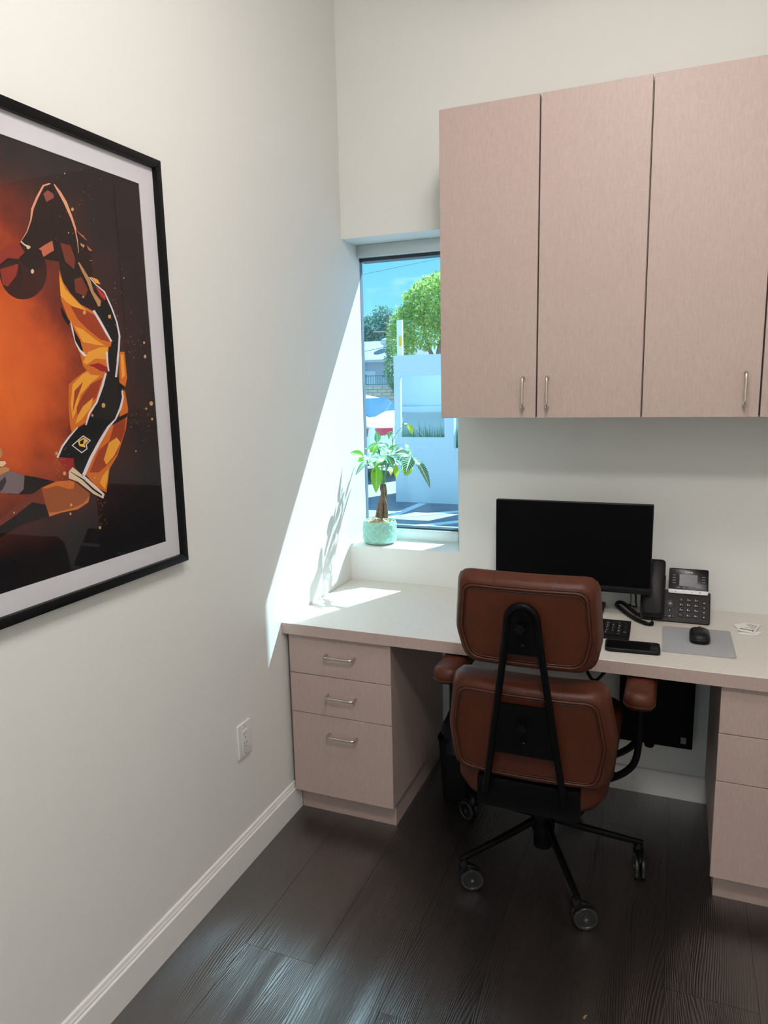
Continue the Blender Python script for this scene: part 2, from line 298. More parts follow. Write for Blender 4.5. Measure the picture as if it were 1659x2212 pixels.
('cream',[(-0.348,0.6469),(-0.3488,0.6444),(-0.3505,0.6425),(-0.3527,0.6417),(-0.3546,0.642),(-0.3559,0.6435),(-0.3561,0.6458),(-0.3552,0.6482),(-0.3535,0.6501),(-0.3514,0.651),(-0.3495,0.6506),(-0.3482,0.6491)]),
('cream',[(-0.3516,0.694),(-0.3525,0.6921),(-0.3544,0.6904),(-0.3568,0.6896),(-0.3591,0.6897),(-0.3607,0.6908),(-0.361,0.6925),(-0.3602,0.6945),(-0.3583,0.6961),(-0.3559,0.697),(-0.3535,0.6969),(-0.352,0.6958)]),
('brown',[(-0.2214,0.7507),(-0.2043,0.7466),(-0.1907,0.7355),(-0.1876,0.7238),(-0.1754,0.7143),(-0.1812,0.7044),(-0.1781,0.6926),(-0.1826,0.6838),(-0.1789,0.6705),(-0.1812,0.6579),(-0.1924,0.6546),(-0.2127,0.6796),(-0.2179,0.6977),(-0.2175,0.7297)]),
('skinlite',[(-0.2185,0.749),(-0.2047,0.7401),(-0.1914,0.7337),(-0.1903,0.7345),(-0.2015,0.7428),(-0.2174,0.7499)]),
('skinlite',[(-0.1922,0.7231),(-0.1761,0.7142),(-0.1841,0.7122),(-0.1894,0.7154)]),
('tan',[(-0.2107,0.7255),(-0.198,0.7222),(-0.2025,0.7161),(-0.2106,0.7202)]),
('tan',[(-0.1878,0.6918),(-0.1777,0.6927),(-0.1842,0.6895)]),
('yellow',[(-0.19,0.6554),(-0.1682,0.6525),(-0.1596,0.6424),(-0.1752,0.6434)]),
('white',[(-0.1937,0.6529),(-0.1767,0.6397),(-0.1513,0.6254),(-0.1441,0.6154),(-0.1413,0.6166),(-0.1477,0.6279),(-0.1745,0.6414),(-0.1914,0.6545)]),
('speck',[(-0.221,0.7941),(-0.2226,0.7911),(-0.2256,0.7893),(-0.2283,0.7899),(-0.2292,0.7925),(-0.2276,0.7955),(-0.2246,0.7972),(-0.2219,0.7967)]),
('speck',[(-0.2129,0.5748),(-0.2147,0.5714),(-0.2182,0.5698),(-0.2214,0.5709),(-0.2224,0.5741),(-0.2206,0.5774),(-0.2171,0.579),(-0.2139,0.578)]),
('speck',[(-0.134,0.5719),(-0.1359,0.5684),(-0.1397,0.5667),(-0.1432,0.5679),(-0.1443,0.5711),(-0.1424,0.5746),(-0.1386,0.5763),(-0.1351,0.5752)]),
('speck',[(-0.0212,0.5165),(-0.0226,0.5141),(-0.0255,0.5129),(-0.0281,0.5138),(-0.029,0.5162),(-0.0276,0.5187),(-0.0247,0.5198),(-0.0221,0.5189)]),
('speck',[(-0.0201,0.4825),(-0.0221,0.4792),(-0.0259,0.4778),(-0.0294,0.479),(-0.0306,0.4822),(-0.0287,0.4855),(-0.0248,0.487),(-0.0213,0.4857)]),
('speck',[(-0.2145,0.6089),(-0.2155,0.6071),(-0.2174,0.6061),(-0.2192,0.6067),(-0.2197,0.6084),(-0.2188,0.6103),(-0.2168,0.6112),(-0.215,0.6107)]),
('speck',[(-0.0778,0.6662),(-0.0786,0.6648),(-0.0803,0.664),(-0.0817,0.6644),(-0.0822,0.6657),(-0.0814,0.6672),(-0.0798,0.6679),(-0.0783,0.6675)]),
('speck',[(-0.2362,0.8643),(-0.2369,0.8628),(-0.2384,0.8619),(-0.2397,0.8621),(-0.2401,0.8634),(-0.2394,0.8649),(-0.2379,0.8658),(-0.2366,0.8655)]),
('speck',[(-0.2412,0.7415),(-0.2419,0.74),(-0.2434,0.7392),(-0.2448,0.7395),(-0.2452,0.7408),(-0.2444,0.7423),(-0.2429,0.7431),(-0.2416,0.7428)]),
('speck',[(-0.1781,0.3656),(-0.1804,0.3614),(-0.185,0.3599),(-0.1891,0.3618),(-0.1904,0.366),(-0.1881,0.3701),(-0.1836,0.3717),(-0.1794,0.3698)]),
('speck',[(-0.0093,0.3646),(-0.0118,0.3606),(-0.0167,0.359),(-0.0212,0.3609),(-0.0226,0.3651),(-0.0202,0.3691),(-0.0153,0.3707),(-0.0108,0.3688)]),
('speck',[(-0.0329,0.3523),(-0.0341,0.3502),(-0.0366,0.3495),(-0.0389,0.3504),(-0.0396,0.3526),(-0.0384,0.3547),(-0.0359,0.3555),(-0.0336,0.3545)]),
('speck',[(-0.0131,0.3251),(-0.0146,0.3227),(-0.0175,0.3218),(-0.0203,0.323),(-0.0211,0.3255),(-0.0197,0.3279),(-0.0167,0.3288),(-0.014,0.3276)]),
('speck',[(-0.2187,0.3441),(-0.2199,0.3419),(-0.2223,0.3411),(-0.2245,0.3421),(-0.2252,0.3444),(-0.224,0.3466),(-0.2216,0.3474),(-0.2194,0.3464)]),
('speck',[(-0.3162,0.2211),(-0.3179,0.218),(-0.3211,0.217),(-0.3241,0.2188),(-0.3249,0.2221),(-0.3232,0.2252),(-0.32,0.2262),(-0.317,0.2245)]),
('speck',[(-0.3335,0.2674),(-0.335,0.2647),(-0.3378,0.2638),(-0.3403,0.2652),(-0.3411,0.2681),(-0.3396,0.2708),(-0.3368,0.2718),(-0.3342,0.2703)]),
('speck',[(-0.3072,0.1487),(-0.3085,0.1463),(-0.3111,0.1457),(-0.3134,0.1471),(-0.3141,0.1498),(-0.3128,0.1522),(-0.3102,0.1529),(-0.3079,0.1514)]),
('speck',[(-0.3122,0.1294),(-0.3134,0.1273),(-0.3158,0.1267),(-0.3179,0.1281),(-0.3185,0.1306),(-0.3173,0.1327),(-0.315,0.1333),(-0.3128,0.1319)]),
('speck',[(-0.2269,0.0812),(-0.2283,0.0788),(-0.2311,0.0782),(-0.2336,0.0798),(-0.2343,0.0826),(-0.2329,0.085),(-0.2302,0.0856),(-0.2277,0.084)]),
('speck',[(-0.46,0.1574),(-0.4608,0.1559),(-0.4623,0.1554),(-0.4637,0.1564),(-0.4641,0.1581),(-0.4633,0.1597),(-0.4617,0.1601),(-0.4603,0.1592)]),
('speck',[(-0.2303,0.2006),(-0.2311,0.1992),(-0.2327,0.1987),(-0.2342,0.1995),(-0.2346,0.2011),(-0.2338,0.2026),(-0.2322,0.203),(-0.2307,0.2022)]),
('speck',[(-0.0845,0.2491),(-0.0854,0.2476),(-0.0873,0.2471),(-0.089,0.2479),(-0.0895,0.2496),(-0.0886,0.2511),(-0.0867,0.2516),(-0.085,0.2508)]),
('speck',[(-0.123,0.6101),(-0.124,0.6094),(-0.1255,0.6095),(-0.1254,0.6102),(-0.1239,0.6105)]),
('speck',[(-0.1147,0.517),(-0.1157,0.5164),(-0.117,0.5166),(-0.117,0.5173),(-0.1155,0.5176)]),
('speck',[(-0.0958,0.3105),(-0.0968,0.3097),(-0.0984,0.3101),(-0.0982,0.3112),(-0.0966,0.3114)]),
('speck',[(-0.3141,0.2734),(-0.3149,0.2728),(-0.3162,0.2732),(-0.3161,0.274),(-0.3148,0.2742)]),
('speck',[(-0.3605,0.2204),(-0.361,0.2196),(-0.3616,0.22),(-0.3615,0.221),(-0.3608,0.2212)]),
('speck',[(-0.2252,0.1384),(-0.226,0.138),(-0.2272,0.1384),(-0.2271,0.1391),(-0.2259,0.1391)]),
('speck',[(-0.1279,0.8784),(-0.1287,0.8771),(-0.1298,0.8773),(-0.1296,0.8786),(-0.1285,0.8792)]),
('speck',[(-0.0829,0.6868),(-0.0837,0.6858),(-0.0849,0.686),(-0.0847,0.6871),(-0.0835,0.6876)]),
('speck',[(-0.1138,0.4956),(-0.1145,0.4944),(-0.1154,0.4948),(-0.1152,0.4962),(-0.1142,0.4966)]),
('speck',[(-0.0318,0.3352),(-0.0327,0.3346),(-0.0339,0.3349),(-0.0338,0.3358),(-0.0325,0.336)]),
('speck',[(-0.3018,0.2943),(-0.3024,0.2936),(-0.3031,0.2939),(-0.3029,0.2948),(-0.3022,0.2951)]),
('speck',[(-0.344,0.253),(-0.3446,0.252),(-0.3453,0.2524),(-0.3451,0.2537),(-0.3443,0.254)]),
('speck',[(-0.2227,0.1231),(-0.2235,0.1227),(-0.2248,0.1231),(-0.2247,0.1238),(-0.2234,0.1237)]),
('speck',[(-0.2186,0.7469),(-0.2195,0.7461),(-0.2207,0.7461),(-0.2206,0.7469),(-0.2193,0.7474)]),
('speck',[(-0.1128,0.5756),(-0.1138,0.5747),(-0.1154,0.5749),(-0.1153,0.5758),(-0.1137,0.5763)]),
('speck',[(-0.0824,0.5147),(-0.0832,0.5136),(-0.0841,0.5139),(-0.084,0.5152),(-0.0829,0.5157)]),
('speck',[(-0.0322,0.3082),(-0.0333,0.3071),(-0.0349,0.3076),(-0.0347,0.3091),(-0.033,0.3094)]),
('speck',[(-0.3372,0.2541),(-0.338,0.2534),(-0.339,0.2538),(-0.3389,0.2548),(-0.3377,0.255)]),
('speck',[(-0.317,0.2404),(-0.3175,0.2396),(-0.3181,0.24),(-0.3179,0.2411),(-0.3172,0.2414)]),
('speck',[(-0.2281,0.0909),(-0.2287,0.0901),(-0.2294,0.0905),(-0.2292,0.0917),(-0.2285,0.0919)]),
('speck',[(-0.2604,0.8509),(-0.2611,0.8499),(-0.2618,0.85),(-0.2617,0.851),(-0.2608,0.8515)]),
('speck',[(-0.1037,0.5136),(-0.1043,0.5129),(-0.105,0.5131),(-0.1049,0.5139),(-0.1041,0.5142)]),
('speck',[(-0.088,0.5215),(-0.0888,0.5209),(-0.0899,0.521),(-0.0898,0.5218),(-0.0886,0.5221)]),
('speck',[(-0.0729,0.3421),(-0.0738,0.3412),(-0.0749,0.3416),(-0.0748,0.3427),(-0.0735,0.343)]),
('speck',[(-0.2985,0.283),(-0.299,0.2822),(-0.2997,0.2826),(-0.2996,0.2837),(-0.2988,0.2839)]),
('speck',[(-0.3328,0.2402),(-0.3335,0.2395),(-0.3344,0.2399),(-0.3343,0.2408),(-0.3333,0.2409)]),
('speck',[(-0.2125,0.0958),(-0.2132,0.0952),(-0.214,0.0956),(-0.2139,0.0965),(-0.213,0.0966)]),
('speck',[(-0.2295,0.7424),(-0.2303,0.7414),(-0.2315,0.7415),(-0.2314,0.7427),(-0.2301,0.7432)]),
('speck',[(-0.1089,0.598),(-0.1096,0.5971),(-0.1105,0.5974),(-0.1104,0.5984),(-0.1094,0.5988)]),
('speck',[(-0.0824,0.4921),(-0.0833,0.491),(-0.0845,0.4914),(-0.0843,0.4927),(-0.083,0.4932)]),
('speck',[(-0.0424,0.3526),(-0.0433,0.3517),(-0.0446,0.3521),(-0.0445,0.3532),(-0.0431,0.3535)]),
('speck',[(-0.3256,0.2209),(-0.3261,0.2199),(-0.3267,0.2204),(-0.3266,0.2216),(-0.3259,0.2219)]),
('speck',[(-0.3347,0.2174),(-0.3353,0.2166),(-0.3361,0.217),(-0.336,0.2181),(-0.3351,0.2183)]),
('speck',[(-0.2234,0.0855),(-0.2243,0.085),(-0.2255,0.0855),(-0.2254,0.0862),(-0.2241,0.0862)]),
('speck',[(-0.1705,0.8343),(-0.1714,0.8335),(-0.1728,0.8334),(-0.1727,0.8342),(-0.1713,0.8347)]),
('speck',[(-0.1214,0.5538),(-0.1225,0.5528),(-0.124,0.553),(-0.1238,0.5542),(-0.1222,0.5547)]),
('speck',[(-0.0454,0.5213),(-0.0464,0.5205),(-0.0479,0.5207),(-0.0478,0.5217),(-0.0462,0.522)]),
('speck',[(-0.0774,0.3214),(-0.0782,0.3204),(-0.0793,0.3208),(-0.0791,0.3221),(-0.078,0.3225)]),
('speck',[(-0.3019,0.3108),(-0.3027,0.3102),(-0.3038,0.3105),(-0.3037,0.3114),(-0.3025,0.3116)]),
('speck',[(-0.3408,0.2328),(-0.3415,0.2319),(-0.3425,0.2324),(-0.3423,0.2336),(-0.3413,0.2339)]),
('speck',[(-0.2163,0.1337),(-0.217,0.1331),(-0.2179,0.1335),(-0.2178,0.1344),(-0.2168,0.1345)]),
('speck',[(-0.1618,0.7849),(-0.1627,0.7838),(-0.1641,0.7839),(-0.1639,0.785),(-0.1625,0.7855)]),
('speck',[(-0.0914,0.7174),(-0.0923,0.7167),(-0.0936,0.7167),(-0.0935,0.7174),(-0.0922,0.7178)]),
('speck',[(-0.0711,0.5286),(-0.0721,0.5274),(-0.0734,0.5278),(-0.0732,0.5292),(-0.0718,0.5297)]),
('speck',[(-0.0357,0.2967),(-0.0363,0.2955),(-0.037,0.296),(-0.0369,0.2975),(-0.036,0.2979)]),
('speck',[(-0.2999,0.3256),(-0.3004,0.3249),(-0.3012,0.3253),(-0.3011,0.3261),(-0.3003,0.3263)]),
('speck',[(-0.3411,0.2248),(-0.3419,0.224),(-0.343,0.2245),(-0.3428,0.2256),(-0.3417,0.2258)]),
('speck',[(-0.2084,0.0879),(-0.2091,0.0869),(-0.2099,0.0875),(-0.2097,0.0888),(-0.2088,0.0891)]),
('speck',[(-0.186,0.8382),(-0.1869,0.8372),(-0.1882,0.8372),(-0.1881,0.8382),(-0.1867,0.8388)]),
('speck',[(-0.1133,0.6388),(-0.1142,0.6377),(-0.1155,0.6379),(-0.1153,0.6392),(-0.1139,0.6397)]),
('speck',[(-0.038,0.5091),(-0.0389,0.5079),(-0.0401,0.5083),(-0.0399,0.5097),(-0.0386,0.5102)]),
('speck',[(-0.0444,0.2752),(-0.0455,0.2746),(-0.0472,0.275),(-0.0471,0.2758),(-0.0454,0.2759)]),
('speck',[(-0.3488,0.302),(-0.3496,0.3015),(-0.3507,0.3018),(-0.3506,0.3026),(-0.3495,0.3027)]),
('speck',[(-0.3538,0.238),(-0.3545,0.2375),(-0.3556,0.2378),(-0.3555,0.2386),(-0.3544,0.2387)]),
('speck',[(-0.2044,0.1381),(-0.2051,0.1371),(-0.2061,0.1377),(-0.2059,0.139),(-0.2049,0.1393)]),
('speck',[(-0.1977,0.7428),(-0.1986,0.7416),(-0.1998,0.7418),(-0.1996,0.7431),(-0.1983,0.7437)]),
('speck',[(-0.0625,0.5881),(-0.0634,0.587),(-0.0646,0.5873),(-0.0644,0.5887),(-0.0631,0.5892)]),
('speck',[(-0.0925,0.5177),(-0.0932,0.517),(-0.0941,0.5172),(-0.094,0.5181),(-0.093,0.5184)]),
('speck',[(-0.0587,0.3023),(-0.0597,0.3016),(-0.0611,0.302),(-0.061,0.3029),(-0.0595,0.3031)]),
('speck',[(-0.3027,0.2622),(-0.3036,0.2616),(-0.3048,0.262),(-0.3047,0.2628),(-0.3034,0.263)]),
('speck',[(-0.3442,0.2458),(-0.345,0.2453),(-0.3461,0.2456),(-0.346,0.2463),(-0.3448,0.2464)]),
('speck',[(-0.2246,0.09),(-0.2253,0.0892),(-0.2263,0.0897),(-0.2262,0.0909),(-0.2251,0.091)]),
('speck',[(-0.2043,0.7127),(-0.2051,0.7121),(-0.2065,0.7121),(-0.2064,0.7127),(-0.205,0.7131)]),
('speck',[(-0.1117,0.574),(-0.1127,0.5729),(-0.1139,0.5732),(-0.1138,0.5744),(-0.1124,0.5749)]),
('speck',[(-0.0778,0.4901),(-0.0784,0.4893),(-0.0794,0.4896),(-0.0793,0.4905),(-0.0783,0.4908)]),
('speck',[(-0.0583,0.2725),(-0.0595,0.2718),(-0.0611,0.2722),(-0.061,0.2732),(-0.0593,0.2734)]),
('speck',[(-0.3089,0.2766),(-0.3098,0.2757),(-0.311,0.2762),(-0.3108,0.2774),(-0.3095,0.2777)]),
('speck',[(-0.3542,0.185),(-0.3551,0.1843),(-0.3562,0.1848),(-0.3561,0.1858),(-0.3549,0.1859)]),
('speck',[(-0.2286,0.149),(-0.2295,0.1482),(-0.2307,0.1487),(-0.2306,0.1499),(-0.2293,0.1501)]),
('speck',[(-0.1613,0.8273),(-0.1621,0.8265),(-0.1633,0.8265),(-0.1632,0.8273),(-0.162,0.8278)]),
('speck',[(-0.1334,0.5671),(-0.134,0.566),(-0.1348,0.5663),(-0.1347,0.5676),(-0.1338,0.5681)]),
('speck',[(-0.066,0.4792),(-0.0671,0.4782),(-0.0687,0.4785),(-0.0685,0.4798),(-0.0669,0.4803)]),
('speck',[(-0.0278,0.3384),(-0.0289,0.3372),(-0.0304,0.3377),(-0.0302,0.3392),(-0.0286,0.3396)]),
('speck',[(-0.3299,0.2681),(-0.3308,0.2675),(-0.332,0.2679),(-0.3319,0.2687),(-0.3306,0.2688)]),
('speck',[(-0.3268,0.2113),(-0.3276,0.2106),(-0.3288,0.211),(-0.3287,0.212),(-0.3274,0.2121)]),
('speck',[(-0.2115,0.1793),(-0.2123,0.1786),(-0.2133,0.179),(-0.2131,0.18),(-0.2121,0.1801)]),
('speck',[(-0.2426,0.7845),(-0.2435,0.7836),(-0.2448,0.7836),(-0.2447,0.7845),(-0.2434,0.785)]),
('speck',[(-0.1199,0.5863),(-0.1204,0.5853),(-0.1211,0.5856),(-0.1209,0.5867),(-0.1202,0.5872)]),
('speck',[(-0.0671,0.5178),(-0.0681,0.517),(-0.0696,0.5172),(-0.0695,0.5181),(-0.0679,0.5185)]),
('speck',[(-0.0946,0.31),(-0.0955,0.309),(-0.0967,0.3095),(-0.0966,0.3107),(-0.0952,0.311)]),
('speck',[(-0.3305,0.2682),(-0.3312,0.2677),(-0.3323,0.2681),(-0.3322,0.2687),(-0.3311,0.2689)]),
('speck',[(-0.3203,0.2518),(-0.321,0.2514),(-0.3219,0.2517),(-0.3218,0.2523),(-0.3208,0.2524)]),
('speck',[(-0.2285,0.1067),(-0.2292,0.1058),(-0.2299,0.1063),(-0.2297,0.1076),(-0.2289,0.1079)]),
('speck',[(-0.1947,0.8186),(-0.1955,0.8178),(-0.1966,0.8178),(-0.1965,0.8186),(-0.1953,0.819)]),
('speck',[(-0.1116,0.6384),(-0.1123,0.6375),(-0.1134,0.6377),(-0.1133,0.6387),(-0.1121,0.6392)]),
('speck',[(-0.0708,0.4942),(-0.0715,0.4935),(-0.0724,0.4937),(-0.0723,0.4945),(-0.0713,0.4948)]),
('speck',[(-0.0287,0.3074),(-0.0296,0.3069),(-0.0311,0.3072),(-0.031,0.308),(-0.0295,0.3081)]),
('speck',[(-0.3137,0.2743),(-0.3144,0.2734),(-0.3153,0.2739),(-0.3152,0.275),(-0.3142,0.2753)]),
('speck',[(-0.3252,0.2531),(-0.3261,0.2522),(-0.3273,0.2527),(-0.3272,0.2538),(-0.3259,0.254)]),
('speck',[(-0.2115,0.0984),(-0.2124,0.098),(-0.2138,0.0985),(-0.2137,0.0992),(-0.2123,0.0991)]),
('speck',[(-0.2804,0.7213),(-0.2812,0.7207),(-0.2824,0.7207),(-0.2824,0.7213),(-0.2811,0.7217)]),
('speck',[(-0.0906,0.6314),(-0.0915,0.6302),(-0.0927,0.6305),(-0.0925,0.6319),(-0.0912,0.6324)]),
('speck',[(-0.1139,0.4644),(-0.1148,0.4638),(-0.116,0.464),(-0.1159,0.4648),(-0.1146,0.465)]),
('speck',[(-0.0277,0.3857),(-0.0283,0.3848),(-0.0291,0.3852),(-0.0289,0.3864),(-0.0281,0.3867)]),
('speck',[(-0.3344,0.277),(-0.3349,0.2763),(-0.3355,0.2766),(-0.3353,0.2775),(-0.3347,0.2778)]),
('speck',[(-0.3239,0.2844),(-0.3244,0.2837),(-0.3249,0.284),(-0.3248,0.285),(-0.3242,0.2852)]),
('speck',[(-0.219,0.139),(-0.22,0.1385),(-0.2213,0.139),(-0.2212,0.1398),(-0.2198,0.1398)]),
('speck',[(-0.2617,0.7717),(-0.2625,0.7706),(-0.2637,0.7708),(-0.2636,0.7719),(-0.2623,0.7725)]),
('speck',[(-0.1689,0.5677),(-0.1695,0.5668),(-0.1704,0.5671),(-0.1702,0.5681),(-0.1693,0.5685)]),
('speck',[(-0.1133,0.5284),(-0.1141,0.5274),(-0.1153,0.5277),(-0.1151,0.5288),(-0.1139,0.5293)]),
('speck',[(-0.0499,0.3139),(-0.0506,0.3131),(-0.0517,0.3135),(-0.0516,0.3145),(-0.0504,0.3147)]),
('speck',[(-0.3408,0.244),(-0.3412,0.2433),(-0.3418,0.2436),(-0.3417,0.2446),(-0.341,0.2449)]),
('speck',[(-0.3445,0.2476),(-0.3453,0.2471),(-0.3466,0.2474),(-0.3465,0.2481),(-0.3452,0.2482)]),
('speck',[(-0.2225,0.1105),(-0.2234,0.1096),(-0.2246,0.1102),(-0.2245,0.1115),(-0.2232,0.1117)]),
('speck',[(-0.1684,0.8541),(-0.1691,0.8529),(-0.17,0.8531),(-0.1698,0.8544),(-0.1688,0.855)]),
('speck',[(-0.1139,0.6039),(-0.1149,0.603),(-0.1164,0.6032),(-0.1163,0.6041),(-0.1147,0.6045)]),
('speck',[(-0.0855,0.5469),(-0.0862,0.5458),(-0.0871,0.5461),(-0.087,0.5475),(-0.086,0.548)]),
('speck',[(-0.0718,0.318),(-0.0729,0.3172),(-0.0745,0.3176),(-0.0743,0.3186),(-0.0727,0.3189)]),
('speck',[(-0.3151,0.2384),(-0.3158,0.2375),(-0.3168,0.238),(-0.3167,0.2392),(-0.3156,0.2395)]),
('speck',[(-0.3152,0.2521),(-0.316,0.2515),(-0.3172,0.2519),(-0.3171,0.2527),(-0.3159,0.2528)]),
('speck',[(-0.2171,0.1308),(-0.2179,0.1299),(-0.2189,0.1305),(-0.2188,0.1318),(-0.2176,0.132)]),
('speck',[(-0.2392,0.7926),(-0.2399,0.7917),(-0.2408,0.7918),(-0.2406,0.7928),(-0.2396,0.7934)]),
('speck',[(-0.1112,0.6509),(-0.1123,0.6498),(-0.1137,0.65),(-0.1136,0.6513),(-0.112,0.6519)]),
('speck',[(-0.1355,0.5148),(-0.1363,0.5139),(-0.1373,0.5142),(-0.1372,0.5153),(-0.1361,0.5157)]),
('speck',[(-0.0903,0.3386),(-0.0911,0.3375),(-0.0921,0.338),(-0.0919,0.3394),(-0.0908,0.3397)]),
('speck',[(-0.3425,0.2649),(-0.3433,0.2641),(-0.3442,0.2645),(-0.3441,0.2656),(-0.343,0.2658)]),
('speck',[(-0.3254,0.2668),(-0.326,0.2658),(-0.3266,0.2662),(-0.3264,0.2675),(-0.3257,0.2679)]),
('speck',[(-0.2282,0.1074),(-0.229,0.1066),(-0.2302,0.1072),(-0.23,0.1084),(-0.2288,0.1086)]),
('speck',[(-0.2119,0.7986),(-0.2125,0.7979),(-0.2133,0.798),(-0.2132,0.7986),(-0.2123,0.799)]),
('speck',[(-0.118,0.5492),(-0.1187,0.5481),(-0.1197,0.5485),(-0.1195,0.5498),(-0.1185,0.5503)]),
('speck',[(-0.0973,0.4766),(-0.098,0.476),(-0.0991,0.4762),(-0.099,0.477),(-0.0979,0.4773)]),
('speck',[(-0.0832,0.3267),(-0.084,0.3255),(-0.085,0.326),(-0.0848,0.3275),(-0.0837,0.3279)]),
('speck',[(-0.3229,0.2826),(-0.3236,0.2821),(-0.3245,0.2824),(-0.3244,0.2831),(-0.3234,0.2833)]),
('speck',[(-0.3313,0.2456),(-0.332,0.245),(-0.3331,0.2454),(-0.333,0.2462),(-0.3319,0.2464)]),
('speck',[(-0.2299,0.1481),(-0.2305,0.1474),(-0.2312,0.1478),(-0.231,0.1488),(-0.2303,0.149)]),
('speck',[(-0.2218,0.7168),(-0.2224,0.716),(-0.2231,0.7162),(-0.223,0.7171),(-0.2222,0.7175)]),
('speck',[(-0.1166,0.6107),(-0.1174,0.6101),(-0.1187,0.6101),(-0.1186,0.6108),(-0.1173,0.6112)]),
('speck',[(-0.0621,0.4958),(-0.0627,0.495),(-0.0635,0.4952),(-0.0634,0.4962),(-0.0626,0.4965)]),
('speck',[(-0.0318,0.3183),(-0.0326,0.3177),(-0.0339,0.318),(-0.0338,0.3188),(-0.0325,0.319)]),
('speck',[(-0.3143,0.2988),(-0.3151,0.2983),(-0.3162,0.2986),(-0.3161,0.2993),(-0.3149,0.2995)]),
('speck',[(-0.3164,0.2164),(-0.317,0.216),(-0.3178,0.2163),(-0.3178,0.2169),(-0.3169,0.217)]),
('speck',[(-0.2167,0.135),(-0.2173,0.1342),(-0.218,0.1347),(-0.2178,0.1358),(-0.217,0.136)]),
('speck',[(-0.237,0.6985),(-0.2379,0.6979),(-0.2391,0.6979),(-0.239,0.6985),(-0.2377,0.6989)]),
('speck',[(-0.0908,0.6323),(-0.0917,0.6314),(-0.0929,0.6316),(-0.0928,0.6326),(-0.0915,0.633)]),
('speck',[(-0.0602,0.5108),(-0.0613,0.5099),(-0.0628,0.5101),(-0.0627,0.5112),(-0.0611,0.5116)]),
('speck',[(-0.0816,0.294),(-0.0824,0.2934),(-0.0835,0.2937),(-0.0834,0.2946),(-0.0822,0.2948)]),
('speck',[(-0.3363,0.3027),(-0.3368,0.3018),(-0.3373,0.3022),(-0.3372,0.3033),(-0.3365,0.3037)]),
('speck',[(-0.3704,0.216),(-0.3709,0.2154),(-0.3716,0.2157),(-0.3715,0.2166),(-0.3707,0.2167)]),
('speck',[(-0.2099,0.138),(-0.2107,0.1371),(-0.2116,0.1376),(-0.2114,0.1389),(-0.2104,0.1391)]),
('speck',[(-0.2038,0.8067),(-0.2045,0.8056),(-0.2053,0.8058),(-0.2052,0.807),(-0.2042,0.8075)]),
('speck',[(-0.1479,0.5503),(-0.1488,0.5497),(-0.1502,0.5498),(-0.1501,0.5505),(-0.1487,0.5508)]),
('speck',[(-0.0984,0.4793),(-0.099,0.4782),(-0.0999,0.4786),(-0.0998,0.4798),(-0.0988,0.4803)]),
('speck',[(-0.096,0.3206),(-0.0968,0.3195),(-0.0978,0.32),(-0.0976,0.3215),(-0.0965,0.3219)]),
('speck',[(-0.3189,0.3107),(-0.3198,0.3099),(-0.3211,0.3103),(-0.3209,0.3114),(-0.3196,0.3116)]),
('speck',[(-0.3357,0.2289),(-0.3365,0.228),(-0.3376,0.2285),(-0.3375,0.2298),(-0.3363,0.23)]),
('speck',[(-0.2121,0.1661),(-0.2128,0.1652),(-0.2135,0.1657),(-0.2134,0.1669),(-0.2125,0.1671)]),
('speck',[(-0.1888,0.8834),(-0.1895,0.8824),(-0.1905,0.8825),(-0.1904,0.8835),(-0.1893,0.8841)]),
('speck',[(-0.0642,0.5847),(-0.0652,0.5841),(-0.0667,0.5842),(-0.0666,0.5849),(-0.0651,0.5852)]),
('speck',[(-0.0326,0.5453),(-0.0335,0.5444),(-0.0346,0.5447),(-0.0345,0.5458),(-0.0332,0.5462)]),
('speck',[(-0.0631,0.3214),(-0.0637,0.3208),(-0.0644,0.3211),(-0.0643,0.3219),(-0.0635,0.3221)]),
]
